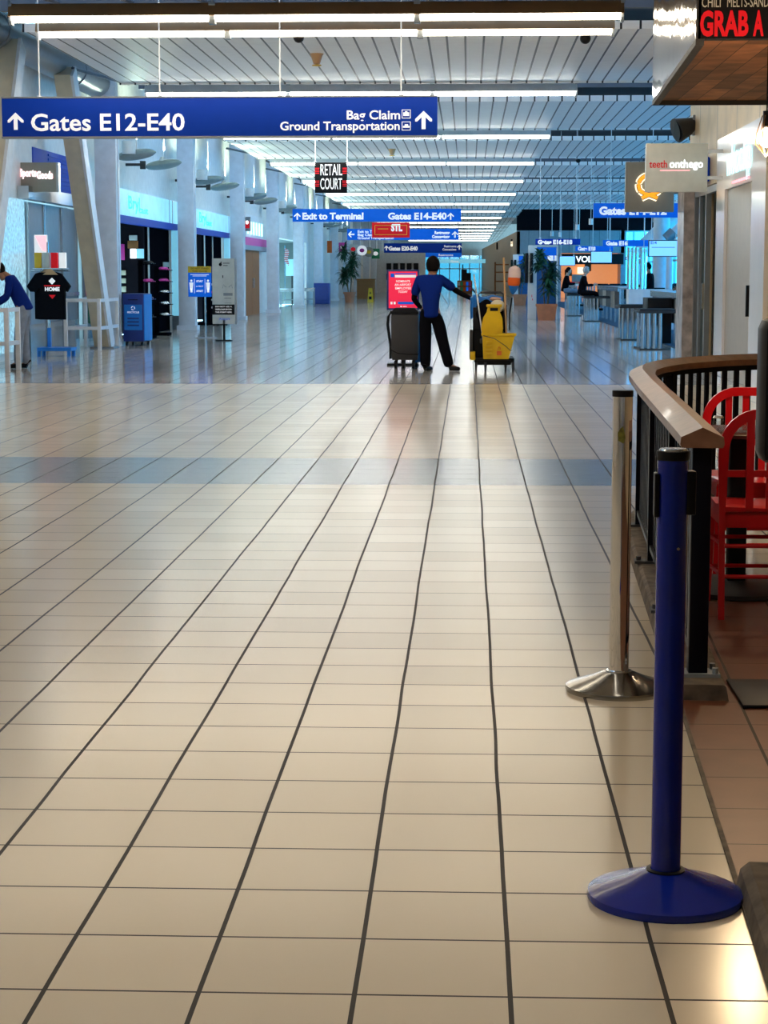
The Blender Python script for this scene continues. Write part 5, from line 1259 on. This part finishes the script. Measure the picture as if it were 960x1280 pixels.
# stooping person at left
Js = dict(pelvis=(.06, 0, .93), chest=(-.10, 0, 1.27), neck=(-.20, 0, 1.42), head=(-.33, 0, 1.50), face=(-1, .2, -.6), shl=(-.14, .17, 1.36), ell=(-.26, .2, 1.10), wrl=(-.45, .16, 1.0),
          shr=(-.12, -.17, 1.36), elr=(-.16, -.22, 1.08), wrr=(-.38, -.20, .95), thl=(0, 0, 1), thr=(0, 0, 1), hipl=(.06, .09, .87), knl=(.02, .09, .48), anl=(.06, .09, .09), hipr=(.05, -.09, .87), knr=(-.02, -.09, .48), anr=(-.04, -.09, .09), footl=(-1, 0, 0), footr=(-1, .1, 0))
person('p', 'person in navy jacket and grey-blue jeans stooping at the left edge', Js, dict(skin=M['skin'], hair=M['hair'], top=M['navy'], under=M['navy'], legs=M['jean'], shoe=M['black']), loc=(X_(24, 29.3), 29.35, 0))
# seated traveller
def seated(loc, rz, lab, top, legs, hair, zs=.77, sk='skin2'):
    J = dict(pelvis=(0, 0, zs + .12), chest=(0, .06, zs + .46), neck=(0, .10, zs + .63), head=(0, .14, zs + .77), face=(0, 1, -.25), shl=(-.18, .06, zs + .56), ell=(-.22, .16, zs + .32), wrl=(-.12, .36, zs + .34),
             shr=(.18, .06, zs + .56), elr=(.22, .16, zs + .32), wrr=(.12, .36, zs + .34), hipl=(-.09, .03, zs + .10), knl=(-.11, .46, zs + .08), anl=(-.10, .42, zs - .33), hipr=(.09, .03, zs + .10), knr=(.11, .46, zs + .08), anr=(.11, .50, zs - .35))
    return person('p', lab, J, dict(skin=M[sk], hair=M[hair], top=M[top], under=M[top], legs=M[legs], shoe=M['black']), loc=loc, rz=rz)
seated((X_(727, 59.3), 59.3, 0), -PI / 2 , 'grey-haired traveller in black seated on a tall stool at the charging counter', 'blackcloth', 'blackcloth', 'greyhair')
seated((X_(706, 66.9), 67, 0), -PI / 2, 'dark-haired traveller seated beyond the palm planter', 'blackcloth', 'jean', 'hair')
def standing(loc, rz, lab, top='blackcloth', legs='blackcloth', hair='hair'):
    J = dict(pelvis=(0, 0, .95), chest=(0, .02, 1.30), neck=(0, .04, 1.49), head=(0, .08, 1.63), face=(0, 1, -.2), shl=(-.18, 0, 1.41), ell=(-.23, .06, 1.14), wrl=(-.16, .30, 1.10), shr=(.18, 0, 1.41), elr=(.23, .06, 1.14), wrr=(.16, .30, 1.10),
             hipl=(-.09, 0, .90), knl=(-.10, .02, .49), anl=(-.10, 0, .09), hipr=(.09, 0, .90), knr=(.10, .02, .49), anr=(.10, 0, .09))
    return person('p', lab, J, dict(skin=M['skin'], hair=M[hair], top=M[top], under=M[top], legs=M[legs], shoe=M['black']), loc=loc, rz=rz)
standing((5.25, 45.6, 0), 1.7, 'dark-haired person in black behind the counter next to the marble jamb')
standing((X_(811, 55.5), 55, 0), 1.3, 'person in black bending over the gate desk beside the bright poles')
standing((X_(499, 130), 130, 0), PI, 'distant person in black before the far picture wall')

# ================================================= waste trolley, poster stand, recycling bin, mop cart
Y = 29.0
t = thing('waste_bin', 'dark grey wheeled waste bin left of the cleaner', 'bin', (X_(506, 29.35), 29.35, 0))
mb = MB(); sq = lambda w, d, z, y0=0: [Vector((-w, y0, z)), Vector((w, y0, z)), Vector((w, y0 + d, z)), Vector((-w, y0 + d, z))]
mb.loft([sq(.19, .42, .14), sq(.205, .5, .3, -.03), sq(.205, .52, .80, -.04), sq(.20, .5, .84, -.03)]); obj('body', mb, M['darkgrey'], t)
mb = MB(); mb.loft([sq(.21, .54, .84, -.05), sq(.21, .54, .87, -.05), sq(.15, .44, .93, 0)]); obj('lid', mb, M['black'], t)
mb = MB(); mb.tube([(-.20, -.0, .88), (-.25, -.02, .80), (-.26, -.02, .68), (-.22, -.02, .40), (-.20, 0, .36)], .022, n=8); obj('handle', mb, M['black'], t)
mb = MB(); mb.tube([(-.205, -.045, .30), (-.1, -.06, .245), (.1, -.06, .23), (.205, -.045, .23)], .010, n=6); mb.box(-.235, -.20, -.03, .3, .16, .42); obj('bumper', mb, M['black'], t)
castors(t, (-.14, -.02, .13), (.02, .38), r=.055)
t = thing('recycling_bin', 'bright blue bin standing behind the cleaner legs', 'bin', (X_(528, 29.9), 29.9, 0))
mb = MB(); mb.loft([sq(.13, .4, .08), sq(.135, .42, .8), sq(.14, .42, .82)]); obj('body', mb, M['blue'], t)
mb = MB(); mb.loft([sq(.145, .44, .82, -.01), sq(.14, .42, .87)]); obj('lid', mb, M['deepblue'], t); castors(t, (-.1, .1), (.04, .36))
Y = 30.6
x0, x1, z0, z1 = rect(483.5, 337, 524, 387.5, Y); w = (x1 - x0) / 2
t = thing('poster_stand', 'framed red poster reading NOMINATE AN AIRPORT EMPLOYEE TODAY behind the grey bin', 'sign', ((x0 + x1) / 2, Y, 0))
mb = MB(); mb.box(-w, w, 0, .05, z0, z1, bev=.008); obj('frame', mb, M['deepblue'], t)
f_ = .03; mb = MB(); mb.box(-w + f_, w - f_, -.006, 0, z0 + f_, z1 - f_); p = obj('poster', mb, M['poster'], t)
hh = z1 - z0
mb = MB(); mb.box(-w + f_ + .03, -w + f_ + .09, -.009, -.006, z1 - .12, z1 - .06); mb.box(-w + .13, w - .05, -.009, -.006, z1 - .075, z1 - .055); mb.box(-.08, .17, -.009, -.006, z0 + .09, z0 + .13); obj('blue_marks', mb, M['signblue2'], p)
mb = MB(); mb.box(-w + .13, w - .05, -.009, -.006, z1 - .125, z1 - .085); mb.box(-w + .06, -w + .09, -.009, -.006, z0 + .09, z0 + .13); mb.box(-w + .11, -w + .14, -.009, -.006, z0 + .09, z0 + .13); mb.sph((-.03, -.008, z0 + .055), .012, (1, .2, 1), 8, 6); mb.box(0, .06, -.009, -.006, z0 + .05, z0 + .06); obj('white_marks', mb, M['signwhite'], p)
for k, s in enumerate(('NOMINATE', 'AN AIRPORT', 'EMPLOYEE', 'TODAY')):
    wd_ = (.22, .26, .25, .15)[k]; text(s, .05, M['signwhite'], p, (-wd_ / 2, -.01, z1 - .20 - k * .055), width=wd_, bold=.001)
mb = MB(); mb.box(-.03, .03, .05, .09, .03, z0 + .2); mb.box(-.25, .25, -.12, .26, 0, .03); obj('stand', mb, M['black'], t)

# mop cart
t = thing('janitor_cart', 'black janitor cart loaded with mop bucket and cleaning tools', 'cart', (X_(616, 28.7), 28.7, 0))
mb = MB(); mb.box(-.27, .33, .0, .85, .13, .20, bev=.015); mb.box(-.22, .28, -.02, .0, .10, .17); obj('platform', mb, M['black'], t)
for x, y in ((-.24, .1), (-.10, -.02), (.20, .05), (.31, -.02)):
    mb = MB(); mb.cyl((x - .015, y, .055), (x + .015, y, .055), .055, n=16); mb.box(x - .02, x + .02, y - .01, y + .05, .06, .14); obj('castor', mb, M['darkgrey'], t)
mb = MB(); mb.box(-.27, .22, .42, .48, .20, .98); mb.box(-.29, -.13, .1, .48, .2, .95, bev=.01); mb.box(.17, .22, .1, .48, .2, .92, bev=.01); mb.box(-.27, .22, .1, .48, .60, .63); obj('shelf_frame', mb, M['black'], t)
mb = MB(); mb.tube([(-.22, .3, .9), (-.22, .3, 1.14), (-.17, .3, 1.17), (.12, .3, 1.17), (.17, .3, 1.14), (.17, .3, .9)], .018, n=8); mb.tube([(-.30, .3, 1.22), (-.24, .34, 1.15), (-.24, .38, .95)], .014, n=8); obj('push_handle', mb, M['darkgrey'], t)
mb = MB(); mb.box(-.34, -.29, -.02, .4, .18, .62, bev=.02); obj('side_pocket', mb, M['darkgrey'], t)
mb = MB(); mb.box(-.33, -.25, -.04, .1, .17, .30, bev=.015); obj('yellow_foot', mb, M['yellow'], t)
t_c = t; cx0 = X_(616, 28.7)
# waste bag on the cart (black) and blue cloths
def blob(name, c, r, sc, m, lab, cat, amp=.12, seed=1):
    mb = MB(); mb.sph((0, 0, 0), r, sc, 24, 16); random.seed(seed)
    for v in mb.b.verts: v.co *= 1 + amp * (math.sin(v.co.x * 40 + seed) * math.cos(v.co.z * 34) * .5 + random.uniform(-.2, .2))
    o = obj(name, mb, m); o.location = c; return tag(o, lab, cat)
mb = MB()
def drape(name, x0, x1, ztop, zbot, y, m, lab, seed):
    mb = MB(); random.seed(seed); n = 14; secs = []
    top = []
    for i in range(n + 1):
        u = i / n; x = x0 + (x1 - x0) * u; dz = .015 * math.sin(u * 9 + seed); wv = .012 * math.sin(u * 17 + seed)
        secs.append([Vector((x, y + .09, ztop - .04 + dz)), Vector((x, y + .04, ztop + dz)), Vector((x, y, ztop - .02 + dz)), Vector((x, y - .015 + wv, zbot + .03 * math.sin(u * 6 + seed))), Vector((x, y + .0 + wv, zbot + .03 * math.sin(u * 6 + seed))), Vector((x, y + .02, ztop - .05)), Vector((x, y + .07, ztop - .07))])
    mb.loft(secs); o = obj(name, mb, m); return tag(o, lab, 'cloth')
drape('cleaning_cloth', cx0 - .27, cx0 + .16, 1.12, 1.0, 29.0, M['blue'], 'blue cloth draped over the handle of the mop cart', 2)
drape('cleaning_cloth', cx0 - .33, cx0 - .22, 1.12, .80, 28.93, M['blue'], 'blue cloth hanging from the left corner of the mop cart', 4)
blob('waste_bag', (cx0 - .10, 28.86, .85), .2, (.85, .55, 1.05), M['blackcloth'], 'black waste bag hanging in the mop cart behind the bucket', 'bag')
blob('cleaning_jug', (cx0 + .075, 28.82, .97), .10, (1.1, .7, .95), M['cream'], 'cream rounded plastic container on top of the mop cart', 'container', .03)
blob('brown_rag', (cx0 + .04, 28.85, 1.075), .07, (1.3, .7, .4), M['skin2'], 'brownish crumpled rag beside the blue cloth', 'rag', .3, 3)
# yellow mop bucket
bk = thing('mop_bucket', 'yellow mop bucket with wringer on the front of the cart', 'bucket', (cx0 + .03, 28.42, .205)); 
mb = MB(); sq2 = lambda w, d, z, xo=0: [Vector((-w + xo, -d, z)), Vector((w + xo, -d, z)), Vector((w + xo, d, z)), Vector((-w + xo, d, z))]
mb.loft([sq2(.185, .13, 0, .02), sq2(.235, .155, .33, .055), sq2(.255, .17, .345, .06), sq2(.255, .17, .375, .06), sq2(.23, .15, .37, .06), sq2(.18, .12, .03, .02)]); obj('pail', mb, M['yellow'], bk)
mb = MB()
for k in range(4): mb.box(-.13 + k * .002, -.04, -.163 + k * -.006, -.14, .07 + k * .055, .095 + k * .055)
obj('rib', mb, M['yellow'], bk)
mb = MB(); mb.box(.03, .10, -.165, -.15, .055, .12); mb.tube([(.045, -.16, .13), (.06, -.163, .18), (.08, -.163, .17), (.085, -.16, .14)], .006, n=5); obj('warning_print', mb, mat('orange_print', (.75, .16, .02), .6), bk)
mb = MB()
out = [(-.175, .28), (-.20, .45), (-.17, .60), (-.12, .68), (-.10, .78), (.08, .78), (.075, .68), (.11, .60), (.12, .45), (.11, .28)]
mb.prism(out, .10, FR(0, 0, -.04)); obj('wringer', mb, M['yellow'], bk)
mb = MB(); mb.cyl((-.03, -.055, .49), (-.03, -.038, .49), .12, n=28); mb.box(-.125, .105, -.06, -.03, .755, .80, bev=.01); obj('wringer_disc', mb, M['yellow'], bk)
mb = MB(); mb.box(-.07, .045, -.045, -.038, .70, .745); obj('handle_gap', mb, M['black'], bk)
mb = MB(); mb.tube([(-.17, -.17, .345), (.0, -.19, .30), (.15, -.20, .20), (.235, -.16, .12)], .005, n=5); obj('bail_wire', mb, M['darkgrey'], bk)
# long-handled tools
def pole(name, lab, p0, p1, r, m, cat='mop'):
    t = thing(name, lab, cat, p0); d = Vector(p1) - Vector(p0); mb = MB(); mb.cyl((0, 0, 0), d, r, n=10); obj('handle', mb, M[m], t); return t, d
pw = lambda px, py, Y: W(px, py, Y)
a = pw(604, 425, 28.5); b_ = pw(592.5, 343, 28.6); t, d = pole('mop', 'mop with a grey metal handle leaning on the left of the cart', a, b_, .014, 'steel'); mb = MB(); mb.box(-.05, .05, -.03, .03, -.05, .02, bev=.01); obj('mop_head', mb, M['darkgrey'], t)
a = pw(633, 420, 28.52); b_ = pw(629.5, 322, 28.6); t, d = pole('broom', 'broom with a pale wooden handle standing in the bucket', a, b_, .015, 'woodhandle', 'broom'); mb = MB(); mb.box(-.04, .04, -.03, .03, -.06, .02, bev=.01); obj('broom_head', mb, M['yellow'], t)
a = pw(637, 392, 28.9); b_ = pw(640, 372, 28.9); t, d = pole('duster', 'fluffy duster striped white, orange and blue at the right of the cart', a, b_, .012, 'black', 'duster')
mb = MB(); mb.cyl((0, 0, 0), (0, 0, -.25), .01); obj('lower_handle', mb, M['black'], t)
c0 = pw(641, 368, 28.9) - a; c1 = pw(644, 332, 28.9) - a
secs = {'blue': (0, .30), 'orange': (.30, .58), 'dusterpale': (.58, 1.0)}
M['dusterpale'] = mat('pale_duster', (.78, .60, .58), .9)
prof = lambda u: .014 + .080 * (min(1, u / .4) ** .8) * (math.sqrt(max(0, 1 - ((u - .8) / .2) ** 2)) if u > .8 else 1)
for m, (u0, u1) in secs.items():
    mb = MB(); R = []
    pts = [c0 + (c1 - c0) * (u0 + (u1 - u0) * k / 6) for k in range(7)]; rr = [prof(u0 + (u1 - u0) * k / 6) for k in range(7)]
    mb.tube(pts, rr, n=16)
    for v in mb.b.verts: v.co += Vector((random.uniform(-1, 1), random.uniform(-1, 1), random.uniform(-1, 1))) * .004
    obj('fluff', mb, M[m], t)
